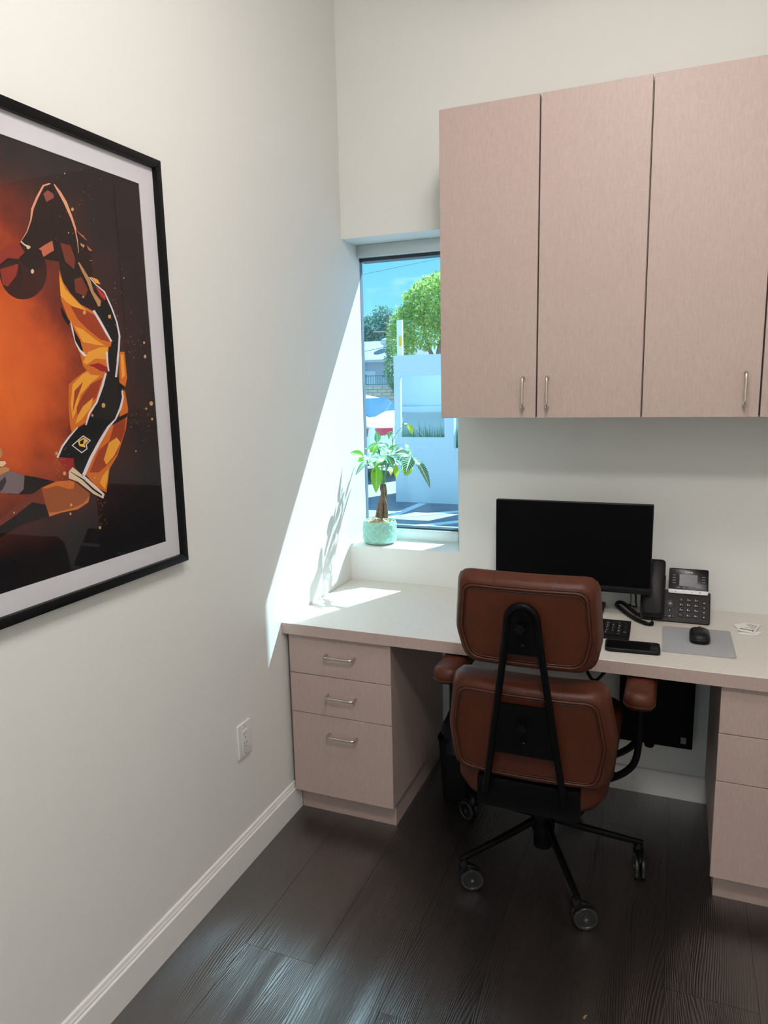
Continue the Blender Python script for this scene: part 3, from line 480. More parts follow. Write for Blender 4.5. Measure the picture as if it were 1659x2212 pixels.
LEAVES = [
((0.0813, 0.121, 1.3192),(0.0814, 0.121, 1.3693),0.0340,'m'),
((0.0586, 0.036, 1.2682),(0.0177, -0.015, 1.2886),0.0365,'g'),
((0.0797, 0.053, 1.2669),(0.0899, 0.104, 1.3162),0.0299,'g'),
((0.0868, 0.036, 1.265),(0.063, 0.002, 1.2606),0.0290,'d'),
((0.0868, 0.036, 1.265),(0.058, 0.087, 1.2992),0.0249,'d'),
((0.0868, 0.036, 1.265),(0.0639, -0.07, 1.2052),0.0257,'d'),
((0.0868, 0.036, 1.265),(0.1105, -0.015, 1.2265),0.0324,'d'),
((0.1483, 0.053, 1.2736),(0.1343, -0.049, 1.2273),0.0274,'g'),
((0.1483, 0.053, 1.2736),(0.213, -0.032, 1.2308),0.0349,'m'),
((0.1523, 0.053, 1.2737),(0.2628, -0.049, 1.2428),0.0216,'d'),
((0.1483, 0.053, 1.2736),(0.0869, 0.121, 1.2965),0.0249,'d'),
((0.1483, 0.053, 1.2736),(0.1522, 0.002, 1.242),0.0290,'d'),
((0.1415, 0.07, 1.2718),(0.1299, 0.152, 1.2942),0.0232,'m'),
((0.261, 0.036, 1.277),(0.2088, 0.002, 1.2875),0.0382,'d'),
((0.2667, 0.036, 1.2753),(0.2662, -0.032, 1.2104),0.0531,'d'),
((0.2706, 0.036, 1.2754),(0.3826, -0.07, 1.1629),0.0382,'d'),
((0.2309, 0.087, 1.2864),(0.2068, 0.138, 1.319),0.0166,'m'),
((0.2548, 0.053, 1.2753),(0.2187, 0.121, 1.2981),0.0249,'d'),
((0.2577, 0.07, 1.2293),(0.242, 0.036, 1.1905),0.0257,'y'),
((0.2189, 0.053, 1.2378),(0.2381, 0.036, 1.194),0.0241,'g'),
((0.1263, 0.002, 1.236),(0.1523, -0.07, 1.1343),0.0481,'g'),
((0.1231, -0.015, 1.2213),(0.1345, -0.049, 1.1928),0.0141,'y'),
((0.1853, 0.002, 1.2281),(0.1963, -0.015, 1.1975),0.0191,'y'),
((0.1913, 0.053, 1.2354),(0.2006, 0.036, 1.1819),0.0249,'y'),
((0.1531, 0.07, 1.2533),(0.1188, 0.036, 1.2562),0.0232,'m'),
((0.1625, 0.087, 1.2517),(0.2208, 0.07, 1.2545),0.0249,'m'),
((0.0915, 0.104, 1.2829),(0.1151, 0.138, 1.3029),0.0207,'m'),
((0.0812, 0.121, 1.3154),(0.1137, 0.152, 1.3055),0.0141,'d'),
((0.0813, 0.121, 1.3192),(0.0379, 0.104, 1.286),0.0191,'m'),
((0.1255, 0.121, 1.2818),(0.1752, 0.152, 1.31),0.0183,'m'),
((0.168, 0.138, 1.2959),(0.195, 0.152, 1.2836),0.0207,'d'),
((0.0586, 0.036, 1.2682),(0.0361, 0.019, 1.2472),0.0207,'g'),
((0.1504, 0.104, 1.3699),(0.1491, 0.087, 1.3368),0.0141,'m'),
((0.1504, 0.104, 1.3699),(0.1252, 0.087, 1.3449),0.0041,'m'),
((0.1504, 0.104, 1.3699),(0.1892, 0.087, 1.3453),0.0050,'m'),
((0.2325, 0.104, 1.3989),(0.2537, 0.087, 1.3586),0.0232,'y'),
((0.2298, 0.104, 1.3997),(0.2073, 0.087, 1.397),0.0091,'d'),
((0.1669, 0.087, 1.2705),(0.1174, 0.121, 1.2854),0.0249,'g'),
((0.2132, 0.07, 1.2692),(0.1978, 0.036, 1.2355),0.0249,'m'),
((0.1144, 0.087, 1.2697),(0.0751, 0.104, 1.2827),0.0207,'m'),
((0.1591, 0.036, 1.2717),(0.1536, -0.049, 1.2513),0.0249,'m'),
((0.1828, 0.036, 1.2721),(0.229, -0.015, 1.2382),0.0266,'d'),
((0.1009, 0.121, 1.2814),(0.0555, 0.152, 1.3011),0.0224,'m'),
((0.1727, 0.104, 1.284),(0.1871, 0.152, 1.2949),0.0249,'d'),
((0.1273, 0.138, 1.2954),(0.0934, 0.152, 1.3168),0.0199,'m'),
((0.1461, 0.152, 1.283),(0.1221, 0.152, 1.3094),0.0191,'g'),
((0.2376, 0.036, 1.273),(0.2567, 0.07, 1.2884),0.0241,'m'),
((0.1339, 0.019, 1.262),(0.1066, -0.049, 1.2467),0.0232,'m'),
((0.2153, 0.053, 1.2562),(0.2652, 0.002, 1.2516),0.0274,'d'),
((0.1654, 0.019, 1.2552),(0.1783, -0.015, 1.2262),0.0241,'d'),
((0.0689, 0.104, 1.2826),(0.0226, 0.121, 1.2957),0.0216,'m'),
((0.1013, 0.121, 1.2966),(0.0599, 0.121, 1.2923),0.0183,'d'),
]
STEMS = [
([(0.1266,0.07,1.1528),(0.1192,0.07,1.181),(0.1221,0.07,1.2189),(0.1214,0.0785,1.2481),(0.0833,0.121,1.3174)],0.0022),
([(0.1286,0.07,1.1529),(0.1255,0.07,1.1925),(0.1317,0.0615,1.2238),(0.1483,0.053,1.2736)],0.0026),
([(0.1327,0.07,1.153),(0.1363,0.0785,1.1918),(0.1458,0.087,1.225),(0.1669,0.087,1.2705),(0.261,0.036,1.277)],0.0024),
([(0.1307,0.07,1.1529),(0.1311,0.087,1.202),(0.1479,0.104,1.2535),(0.1589,0.104,1.2951),(0.1588,0.104,1.3476)],0.0022),
([(0.1577,0.104,1.2988),(0.1658,0.104,1.3401),(0.1946,0.104,1.3775),(0.2298,0.104,1.3997)],0.0013),
([(0.2298,0.104,1.3997),(0.2629,0.1006,1.3852),(0.2839,0.0955,1.3673),(0.304,0.087,1.3468)],0.0011),
([(0.1243,0.07,1.2265),(0.1036,0.053,1.2504),(0.0868,0.036,1.265)],0.0015),
([(0.1267,0.07,1.2416),(0.0919,0.104,1.298),(0.0813,0.121,1.3173)],0.0014),
([(0.1588,0.104,1.3476),(0.1504,0.104,1.3699)],0.0013),
([(0.1245,0.07,1.234),(0.1118,0.053,1.2543),(0.0586,0.036,1.2682)],0.0014),
([(0.1444,0.0615,1.2503),(0.1263,0.036,1.2378),(0.1263,0.002,1.236)],0.0014),
([(0.1669,0.087,1.2705),(0.2139,0.0785,1.2647),(0.2577,0.07,1.2293)],0.0012),
]
TRUNKS = [
[(0.0964,0.075,1.0069),(0.108,0.07,1.0585),(0.1234,0.065,1.1058),(0.1184,0.07,1.1506)],
[(0.121,0.055,1.0078),(0.1244,0.05,1.0624),(0.1316,0.06,1.1069),(0.1286,0.07,1.1529)],
[(0.1394,0.06,1.0078),(0.1405,0.06,1.0538),(0.1314,0.06,1.0993),(0.1201,0.065,1.1362),(0.1246,0.07,1.1527)],
[(0.1191,0.08,1.0071),(0.1266,0.085,1.0645),(0.1338,0.08,1.1116),(0.1327,0.075,1.1523)],
[(0.1068,0.07,1.0102),(0.1204,0.08,1.0612),(0.1355,0.075,1.0971),(0.1315,0.07,1.1529)],
]

# ---------------------------------------------------------------- materials
def weave_mat(name, c0, c1, rough=.5):
    """linen-look laminate: long vertical threads crossed by short ones"""
    m, nt, b = new_mat(name); tc = N(nt, 'ShaderNodeTexCoord')
    geo = N(nt, 'ShaderNodeNewGeometry')
    mp = N(nt, 'ShaderNodeMapping'); mp.inputs['Scale'].default_value = (900, 900, 45); nt.links.new(geo.outputs['Position'], mp.inputs[0])
    n1 = N(nt, 'ShaderNodeTexNoise', Scale=1.0, Detail=2.0); nt.links.new(mp.outputs[0], n1.inputs['Vector'])
    mp2 = N(nt, 'ShaderNodeMapping'); mp2.inputs['Scale'].default_value = (60, 60, 800); nt.links.new(geo.outputs['Position'], mp2.inputs[0])
    n2 = N(nt, 'ShaderNodeTexNoise', Scale=1.0, Detail=2.0); nt.links.new(mp2.outputs[0], n2.inputs['Vector'])
    ad = N(nt, 'ShaderNodeMath', operation='MULTIPLY_ADD'); nt.links.new(n2.outputs[0], ad.inputs[0]); ad.inputs[1].default_value = .5; nt.links.new(n1.outputs[0], ad.inputs[2])
    r = ramp(nt, [(.45, c0), (1.05 if False else .98, c1)]); nt.links.new(ad.outputs[0], r.inputs[0]); nt.links.new(r.outputs[0], b.inputs['Base Color'])
    b.inputs['Roughness'].default_value = rough
    bp = N(nt, 'ShaderNodeBump', Strength=.12, Distance=.0006); nt.links.new(ad.outputs[0], bp.inputs['Height']); nt.links.new(bp.outputs[0], b.inputs['Normal'])
    return m
M_LAM = weave_mat('laminate_taupe', (.400, .300, .265), (.480, .368, .328), .48)
M_TOP = weave_mat('laminate_top', (.60, .555, .50), (.70, .655, .60), .38)
M_CARC = mat('carcass_dark', (.16, .13, .11), .6)
def wall_mat():
    m, nt, b = new_mat('wall_paint'); b.inputs['Base Color'].default_value = (.74, .735, .705, 1); b.inputs['Roughness'].default_value = .55; b.inputs['Specular IOR Level'].default_value = .35
    geo = N(nt, 'ShaderNodeNewGeometry'); no = N(nt, 'ShaderNodeTexNoise', Scale=130.0, Detail=3.0); nt.links.new(geo.outputs['Position'], no.inputs['Vector'])
    no2 = N(nt, 'ShaderNodeTexNoise', Scale=30.0, Detail=2.0); nt.links.new(geo.outputs['Position'], no2.inputs['Vector'])
    ad = N(nt, 'ShaderNodeMath', operation='ADD'); nt.links.new(no.outputs[0], ad.inputs[0]); nt.links.new(no2.outputs[0], ad.inputs[1])
    bp = N(nt, 'ShaderNodeBump', Strength=.10, Distance=.002); nt.links.new(ad.outputs[0], bp.inputs['Height']); nt.links.new(bp.outputs[0], b.inputs['Normal'])
    return m
M_WALL = wall_mat()
M_TRIM = mat('trim_white', (.78, .765, .74), .35)
M_CEIL = mat('ceiling_paint', (.82, .81, .79), .8)
M_ALU = mat('aluminium', (.62, .68, .68), .35, .4)
M_DARKFR = mat('gasket_and_gap_shade', (.02, .03, .035), .4)
M_STEEL = mat('brushed_steel', (.60, .55, .49), .26, 1.0)
M_BLACK = mat('black_metal', (.0018, .0018, .0024), .40, spec=.11)
M_PLASTIC = mat('black_plastic', (.0065, .0065, .0072), .42, spec=.22)
M_PHONE = mat('phone_plastic', (.017, .0135, .0125), .5, spec=.25)
M_GLOSSBLK = mat('gloss_black', (.003, .003, .0035), .24, spec=.2)
M_SCREEN = mat('screen_black', (.0015, .0015, .002), .45, spec=.08)
M_WHITE = mat('white_plastic', (.72, .72, .70), .3)
M_INK = mat('white_ink', (.75, .75, .75), .5)
M_PAPER = mat('paper', (.82, .80, .76), .7)
M_PRINTK = mat('ink_black', (.02, .02, .022), .7)
M_GREYC = mat('grey_cable', (.42, .42, .42), .5)
M_LEATHER = mat('tan_leather', (.066, .0147, .005), .42, spec=.28, bump=(240, .22), var=.16, vscale=14)
M_PIPE = mat('leather_piping', (.035, .009, .004), .4)
def glass_mat(name, tint, refl=1.0):
    m, nt, b = new_mat(name); nt.nodes.remove(b); out = nt.nodes['Material Output']
    t = N(nt, 'ShaderNodeBsdfTransparent', Color=(*tint, 1)); g = N(nt, 'ShaderNodeBsdfGlossy', Roughness=.015); lw = N(nt, 'ShaderNodeLayerWeight', Blend=.5); pw = N(nt, 'ShaderNodeMath', operation='POWER'); nt.links.new(lw.outputs['Facing'], pw.inputs[0]); pw.inputs[1].default_value = 5.0
    mu = N(nt, 'ShaderNodeMath', operation='MULTIPLY_ADD'); nt.links.new(pw.outputs[0], mu.inputs[0]); mu.inputs[1].default_value = .9*refl; mu.inputs[2].default_value = .035*refl
    mx = N(nt, 'ShaderNodeMixShader'); nt.links.new(mu.outputs[0], mx.inputs[0]); nt.links.new(t.outputs[0], mx.inputs[1]); nt.links.new(g.outputs[0], mx.inputs[2]); nt.links.new(mx.outputs[0], out.inputs[0])
    return m
M_PANE = glass_mat('window_glass', (.74, .935, 1.0), .8)
M_PICGLASS = glass_mat('picture_glass', (.97, .97, .97), .6)
def wood_floor():
    m, nt, b = new_mat('dark_oak'); tc = N(nt, 'ShaderNodeTexCoord'); oi = N(nt, 'ShaderNodeObjectInfo')
    geo = N(nt, 'ShaderNodeNewGeometry')
    off = N(nt, 'ShaderNodeVectorMath', operation='SCALE'); nt.links.new(oi.outputs['Location'], off.inputs[0]); off.inputs['Scale'].default_value = 3.7
    ad = N(nt, 'ShaderNodeVectorMath', operation='ADD'); nt.links.new(geo.outputs['Position'], ad.inputs[0]); nt.links.new(off.outputs[0], ad.inputs[1])
    mp = N(nt, 'ShaderNodeMapping'); mp.inputs['Scale'].default_value = (6.0, .8, 1); nt.links.new(ad.outputs[0], mp.inputs[0])
    low = N(nt, 'ShaderNodeTexNoise', Scale=1.0, Detail=1.0, Distortion=.4); nt.links.new(mp.outputs[0], low.inputs['Vector'])   # the growth field; its level lines are the grain
    sxx = N(nt, 'ShaderNodeSeparateXYZ'); nt.links.new(ad.outputs[0], sxx.inputs[0])
    str_ = N(nt, 'ShaderNodeMath', operation='MULTIPLY'); nt.links.new(sxx.outputs['X'], str_.inputs[0]); str_.inputs[1].default_value = 1250.0   # straight pores about 5 mm apart
    mul = N(nt, 'ShaderNodeMath', operation='MULTIPLY_ADD'); nt.links.new(low.outputs[0], mul.inputs[0]); mul.inputs[1].default_value = 210.0; nt.links.new(str_.outputs[0], mul.inputs[2])
    mpf = N(nt, 'ShaderNodeMapping'); mpf.inputs['Scale'].default_value = (120, 9, 1); nt.links.new(ad.outputs[0], mpf.inputs[0])
    fine = N(nt, 'ShaderNodeTexNoise', Scale=1.0, Detail=4.0, Roughness=.6); nt.links.new(mpf.outputs[0], fine.inputs['Vector'])
    f2 = N(nt, 'ShaderNodeMath', operation='MULTIPLY_ADD'); nt.links.new(fine.outputs[0], f2.inputs[0]); f2.inputs[1].default_value = 9.0; nt.links.new(mul.outputs[0], f2.inputs[2])
    sn = N(nt, 'ShaderNodeMath', operation='SINE'); nt.links.new(f2.outputs[0], sn.inputs[0])
    h = N(nt, 'ShaderNodeMath', operation='MULTIPLY_ADD'); nt.links.new(sn.outputs[0], h.inputs[0]); h.inputs[1].default_value = .32; nt.links.new(fine.outputs[0], h.inputs[2])
    r = ramp(nt, [(.15, (.006, .0040, .0033)), (.85, (.019, .0133, .011))]); nt.links.new(h.outputs[0], r.inputs[0])
    mpt = ramp(nt, [(0, (.55, .55, .55)), (1, (1.25, 1.2, 1.2))]); nt.links.new(oi.outputs['Random'], mpt.inputs[0])
    mc = N(nt, 'ShaderNodeMix', data_type='RGBA', blend_type='MULTIPLY'); mc.inputs[0].default_value = 1; nt.links.new(r.outputs[0], mc.inputs[6]); nt.links.new(mpt.outputs[0], mc.inputs[7]); nt.links.new(mc.outputs[2], b.inputs['Base Color'])
    b.inputs['Roughness'].default_value = .28; b.inputs['IOR'].default_value = 2.8
    bp = N(nt, 'ShaderNodeBump', Strength=.6, Distance=.0012); nt.links.new(h.outputs[0], bp.inputs['Height']); nt.links.new(bp.outputs[0], b.inputs['Normal'])
    return m
M_FLOOR = wood_floor()
M_GAP = mat('floor_joint', (.006, .005, .0045), .7)

# ---------------------------------------------------------------- room
ZC = 3.02; XR = 2.30; YR = -3.70; ZD = .745; ZS = .8917; ZH = 2.132; XW = .479
fl = box('floor', -.12, XR+.12, YR-.12, .23, -.06, -.0035, M_GAP); fl['kind'] = 'structure'
rng = random.Random(7)
x = .188 - .2222; row = 0
joints = {3: -1.278}
while x < XR:
    x0, x1 = max(x, 0.0), min(x+.2222, XR)
    y = YR; ends = []
    j0 = joints.get(row, -3.2 + ((row*0.53) % 1.2) + .25)
    yy = j0
    while yy > YR: yy -= 1.22
    while yy < 0: ends.append(yy); yy += 1.22
    ends = [YR] + [e for e in ends if e > YR+.05] + [0.0]
    for a, b_ in zip(ends, ends[1:]):
        box('plank', x0+.0005, x1-.0005, a+.0004, b_-.0004, -.0034, 0, M_FLOOR, fl)
    x += .2222; row += 1
w = box('wall_left', -.12, 0, YR, .175, 0, ZC, M_WALL); w['kind'] = 'structure'
w = boxes('wall_back', [(XW, XR+.12, 0, .23, 0, ZC), (0, XW, 0, .23, 0, ZS), (0, XW, 0, .23, ZH, ZC)], M_WALL); w['kind'] = 'structure'
w = box('wall_right', XR, XR+.12, YR, 0, 0, ZC, M_WALL); w['kind'] = 'structure'
w = boxes('wall_rear', [(-.12, .25, YR-.12, YR, 0, ZC), (1.20, XR+.12, YR-.12, YR, 0, ZC), (.25, 1.20, YR-.12, YR, 0, .9), (.25, 1.20, YR-.12, YR, 2.45, ZC)], M_WALL); w['kind'] = 'structure'
# unseen window added behind the camera to fill the room with daylight
rw = thing('added_fill_window', None, None, (.725, YR-.06, .9), kind='structure')
for nm, b_ in (('frame_jamb', (.25, .29, YR-.09, YR-.03, .9, 2.45)), ('frame_jamb', (1.16, 1.20, YR-.09, YR-.03, .9, 2.45)), ('frame_head', (.29, 1.16, YR-.09, YR-.03, 2.41, 2.45)), ('frame_sill', (.29, 1.16, YR-.09, YR-.03, .9, .94)), ('frame_mullion', (.70, .74, YR-.09, YR-.03, .94, 2.41))): box(nm, *b_, M_ALU, rw)
for a_, b_ in ((.29, .70), (.74, 1.16)): box('pane', a_, b_, YR-.063, YR-.057, .94, 2.41, glass_mat('clear_glass', (.95, .99, .98), .8), rw)
w = box('ceiling', -.12, XR+.12, YR-.12, .23, ZC, ZC+.1, M_CEIL); w['kind'] = 'structure'
def baseboard(name, prof, p0, p1, axis):
    bm = bmesh.new(); rings = []
    for p in (p0, p1): rings.append([((d, p, z) if axis == 'y' else (p, -d, z)) for d, z in prof])
    bm_loft(bm, rings); o = obj(name, to_mesh(bm), M_TRIM); o['kind'] = 'structure'; return o
PROF = [(0, 0), (.014, 0), (.014, .094), (.0125, .096), (.0095, .098), (.0095, .104), (.0075, .107), (.0055, .116), (.002, .119), (0, .119)]
baseboard('baseboard_left', PROF, YR, -.532, 'y')
baseboard('baseboard_back', PROF[:3]+[(.010, .098), (0, .099)], .408, 1.428, 'x')

# window
win = thing('window_1', None, None, (.24, .2, ZS), kind='structure')
box('frame_head_fascia', 0, XW, .146, .23, 2.083, ZH-.0005, M_ALU, win, .0015)
box('frame_head_gasket', 0.0005, XW, .172, .23, 2.070, 2.0828, M_DARKFR, win)
box('frame_jamb', -.04, .0015, .1752, .2005, ZS, 2.083, mat('frame_grey', (.16, .19, .24), .5), win)
box('frame_jamb', .424, XW, .175, .23, ZS, 2.083, M_ALU, win)
box('frame_sill', .004, .424, .172, .23, ZS+.0002, .938, mat('frame_pale', (.70, .76, .76), .4), win, .0015)
box('frame_sill_gasket', .0045, .4235, .1765, .22, .938, .948, M_DARKFR, win)
box('glazing_bead', .0045, .4235, .168, .1764, .936, .9415, M_ALU, win)
box('pane', .0, .424, .203, .207, .946, 2.071, M_PANE, win)

# unseen dome lights: front inferred from handle shadows, rear added as fill
def ceiling_light(x, y, strength, label):
    """flush dome light; the opal dome itself is the source"""
    t = thing('ceiling_light', label, 'ceiling light', (x, y, ZC), group='flush dome ceiling lights')
    lathe('base_ring', [(.0, -.0005), (.19, -.0005), (.19, -.022), (.165, -.022), (.165, -.004), (0, -.004)], M_TRIM, t, 40, (x, y, ZC))
    m, nt, b = new_mat('opal_dome'); b.inputs['Base Color'].default_value = (.8, .8, .8, 1); b.inputs['Emission Color'].default_value = (1, .948, .905, 1); b.inputs['Emission Strength'].default_value = strength
    lathe('opal_dome', [(.160, -.012), (.160, -.03), (.150, -.062), (.120, -.092), (.075, -.112), (.03, -.119), (0, -.12)], m, t, 28, (x, y, ZC))
ceiling_light(1.08, -1.5, CEILING_GLOW*.85, 'round dome ceiling light in the middle of the room')
ceiling_light(1.40, -2.70, CEILING_GLOW*1.7, 'unseen round dome light added for fill nearer the rear wall')  # extra fill lamp, added out of view to lift the lower room

# ---------------------------------------------------------------- built-in cabinets and worktop
def pull(parent, p0, p1, out, r=.0048):
    """bent wire handle; p0, p1 feet on the face, out = standoff vector"""
    p0, p1, out = Vector(p0), Vector(p1), Vector(out); d = (p1-p0).normalized()
    a, b = p0+out, p1+out
    pts = [p0, p0+out*.62, p0+out*.88+d*.002, a+d*.009-out*.0, a+d*.02, b-d*.02, b-d*.009, p1+out*.88-d*.002, p1+out*.62, p1]
    return tube('handle', pts, r, M_STEEL, parent, 10)
def wall_cabinet(x0, x1, label, hx):
    t = thing('wall_cabinet', label, 'cabinet', ((x0+x1)/2, -.17, 1.4457), group='upper cabinets on the wall')
    box('body', x0+.0008, x1-.0008, -.3245, -.0005, 1.4465, 2.4200, M_LAM, t)
    box('door_shade_sheet', x0+.004, x1-.004, -.3258, -.3246, 1.450, 2.417, M_DARKFR, t)  # dark sheet standing in for the shade in the door gaps
    xm = (x0+x1)/2
    for k, (a, b, h) in enumerate(((x0, xm-.0022, hx[0]), (xm+.0022, x1, hx[1]))):
        a += .0022 if k == 0 and x0 > .6 else 0; b -= .0022 if k == 1 and x1 < 1.5 else 0
        d = box('door', a, b, -.345, -.3262, 1.4457, 2.4207, M_LAM, t, .0008, seg=1)
        pull(d, (h, -.345, 1.479), (h, -.345, 1.5755), (0, -.030, 0))
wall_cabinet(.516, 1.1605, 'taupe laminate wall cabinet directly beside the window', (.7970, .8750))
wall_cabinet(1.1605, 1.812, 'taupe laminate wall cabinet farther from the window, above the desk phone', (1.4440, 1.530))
def base_cabinet(x0, x1, label, filler=False):
    t = thing('drawer_cabinet', label, 'cabinet', ((x0+x1)/2, -.29, 0), group='drawer units under the desk')
    box('carcass', x0+.004, x1-.001, -.5650, -.0005, .0985, .7045, M_LAM, t)
    box('toe_kick', (0.0146 if filler else x0+.014), (x1-.0115 if filler else x1-.001), -.530, -.0155, 0, .0983, M_LAM, t)
    if filler: box('filler_strip', .0008, x0+.0035, -.5640, -.54, .1195, .7045, M_CARC, t)
    box('drawer_shade_sheet', x0+.008, x1-.006, -.5662, -.5651, .102, .700, M_DARKFR, t)  # dark sheet put in as the shade between drawer fronts
    xm = (x0+x1)/2 + (.009 if filler else 0)
    for z0, z1, hz in ((.5582, .7005, .6388), (.4100, .5560, .4895), (.0980, .4078, .3430)):
        d = box('drawer', x0, x1, -.585, -.5665, z0, z1, M_LAM, t, .0008, seg=1)
        pull(d, (xm-.053, -.585, hz), (xm+.053, -.585, hz), (0, -.030, 0))
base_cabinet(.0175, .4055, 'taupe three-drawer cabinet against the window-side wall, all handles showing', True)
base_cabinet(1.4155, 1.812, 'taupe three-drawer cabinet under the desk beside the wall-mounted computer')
o = box('desk_worktop', .0005, 1.832, -.602, -.0005, .705, ZD, M_TOP, None, .0012, seg=1); tag(o, 'long pale built-in worktop running under the window', 'desk')
# strip on its front edge, darker laminate colour standing in for shading
eb = box('edge_shade_strip', .0006, 1.8318, -.6026, -.6021, .7056, ZD-.0012, M_LAM, o)

# wall outlet
t = thing('wall_outlet', 'white double wall outlet on the wall below the framed print', 'outlet', (.003, -.8765, .381))
OM = frame_matrix((0, -.8765, .4375), (0, 1, 0), (0, 0, 1))     # u along the wall, v up, n into the room
slab('cover_plate', rrect(0, 0, .037, .0585, .004), .0002, .007, M_WHITE, t, .003, OM)
fp = slab('receptacle', rrect(0, .000, .0165, .033, .002), .0068, .0088, M_WHITE, t, .0008, OM)
for cz in (.016, -.016):
    for dx, hh in ((-.0062, .004), (.0062, .0033)): box('slot', dx-.0009, dx+.0009, cz+.004-hh, cz+.004+hh, .0084, .0091, M_PRINTK, fp, M=OM)
    slab('ground_hole', [Vector((.0024*cos(a), cz-.0075+.0024*sin(a))) for a in [2*pi*k/10 for k in range(10)]], .0084, .0091, M_PRINTK, fp, 0, OM)
for cz in (.048, -.048): slab('screw', [Vector((.0028*cos(a), cz+.0028*sin(a))) for a in [2*pi*k/12 for k in range(12)]], .0062, .0078, M_STEEL, t, 0, OM)
for k in range(4): box('printed_mark', -.012+k*.0068, -.0075+k*.0068, .0375, .0395, .0069, .00715, M_GREYC, t, M=OM)

# ---------------------------------------------------------------- framed print
fr = thing('framed_print', 'large black-framed print of a leaping basketball player hung on the wall', 'picture', (.012, -1.496, 1.0964))
FY0, FY1, FZ0, FZ1 = -1.868, -1.1245, 1.0964, 2.1314
def rail(p, q, ip, iq):
    bm = bmesh.new(); X0, X1 = .0012, .0265
    a = [bm.verts.new((x_, *v)) for x_ in (X0, X1) for v in (p, q, iq, ip)]
    for f in ((0, 1, 2, 3), (7, 6, 5, 4), (0, 4, 5, 1), (1, 5, 6, 2), (2, 6, 7, 3), (3, 7, 4, 0)): bm.faces.new([a[i] for i in f])
    bevel(bm, .0012, 2)
    obj('frame_rail', to_mesh(bm, True, 40), mat('frame_black', (.0045, .0045, .005), .36, spec=.18), fr)
RW = .0215
oc = [(FY0, FZ0), (FY1, FZ0), (FY1, FZ1), (FY0, FZ1)]; ic = [(FY0+RW, FZ0+RW), (FY1-RW, FZ0+RW), (FY1-RW, FZ1-RW), (FY0+RW, FZ1-RW)]
for k in range(4): rail(oc[k], oc[(k+1) % 4], ic[k], ic[(k+1) % 4])
PY0, PY1, PZ0, PZ1 = -1.794, -1.198, 1.164, 2.062
M_MAT = mat('mat_board', (.70, .68, .72), .7)
boxes('mat_board', [(.008, .0142, FY0+.02, FY1-.02, PZ1, FZ1-.02), (.008, .0142, FY0+.02, FY1-.02, FZ0+.02, PZ0), (.008, .0142, FY0+.02, PY0, PZ0, PZ1), (.008, .0142, PY1, FY1-.02, PZ0, PZ1)], M_MAT, fr)
def print_mat():
    m, nt, b = new_mat('print_background'); geo = N(nt, 'ShaderNodeNewGeometry')
    b.inputs['Roughness'].default_value = .75; b.inputs['Specular IOR Level'].default_value = .2
    mp = N(nt, 'ShaderNodeMapping'); nt.links.new(geo.outputs['Position'], mp.inputs[0])
    mp.inputs['Location'].default_value = (0, 1.69/.33, -1.60/.36); mp.inputs['Scale'].default_value = (0, 1/.33, 1/.36)
    ln = N(nt, 'ShaderNodeVectorMath', operation='LENGTH'); nt.links.new(mp.outputs[0], ln.inputs[0])
    no = N(nt, 'ShaderNodeTexNoise', Scale=9.0, Detail=5.0, Roughness=.6); nt.links.new(geo.outputs['Position'], no.inputs['Vector'])
    ad = N(nt, 'ShaderNodeMath', operation='MULTIPLY_ADD'); nt.links.new(no.outputs[0], ad.inputs[0]); ad.inputs[1].default_value = .75; nt.links.new(ln.outputs['Value'], ad.inputs[2])
    r = ramp(nt, [(.50, lin((225, 105, 40))), (.80, lin((196, 82, 34))), (1.0, lin((128, 45, 26))), (1.28 if False else .999, lin((126, 44, 26)))])
    sc = N(nt, 'ShaderNodeMath', operation='DIVIDE'); nt.links.new(ad.outputs[0], sc.inputs[0]); sc.inputs[1].default_value = 2.0
    r = ramp(nt, [(.20, lin((232, 112, 42))), (.42, lin((204, 86, 34))), (.58, lin((132, 48, 28))), (.74, lin((66, 36, 32))), (.9, lin((38, 29, 29)))])
    nt.links.new(sc.outputs[0], r.inputs[0])
    sx = N(nt, 'ShaderNodeSeparateXYZ'); nt.links.new(geo.outputs['Position'], sx.inputs[0])
    mr = N(nt, 'ShaderNodeMapRange'); mr.inputs['From Min'].default_value = 1.22; mr.inputs['From Max'].default_value = 1.42; nt.links.new(sx.outputs['Z'], mr.inputs['Value'])
    mx = N(nt, 'ShaderNodeMix', data_type='RGBA'); nt.links.new(mr.outputs[0], mx.inputs[0]); mx.inputs[6].default_value = (*lin((17, 15, 18)), 1); nt.links.new(r.outputs[0], mx.inputs[7])
    nt.links.new(mx.outputs[2], b.inputs['Base Color']); return m
pr = box('print_sheet', .0085, .0122, PY0, PY1, PZ0, PZ1, print_mat(), fr)
PC = dict(dark=(24, 16, 15), black=(15, 15, 17), brown=(38, 22, 20), skinred=(120, 52, 36), skinlite=(196, 106, 78), pink=(150, 78, 66), pinklite=(232, 160, 128), tan=(190, 138, 92), cream=(226, 200, 170), grey=(120, 104, 108), greydark=(52, 46, 54), bronze=(158, 84, 42), bronzelite=(206, 118, 56), orange=(214, 112, 38), yellow=(240, 166, 56), rust=(160, 62, 30), crimson=(158, 32, 34), red=(196, 48, 40), white=(228, 220, 224), gold=(236, 190, 90), ball=(58, 26, 24), ballred=(150, 52, 40), speck=(214, 160, 104))
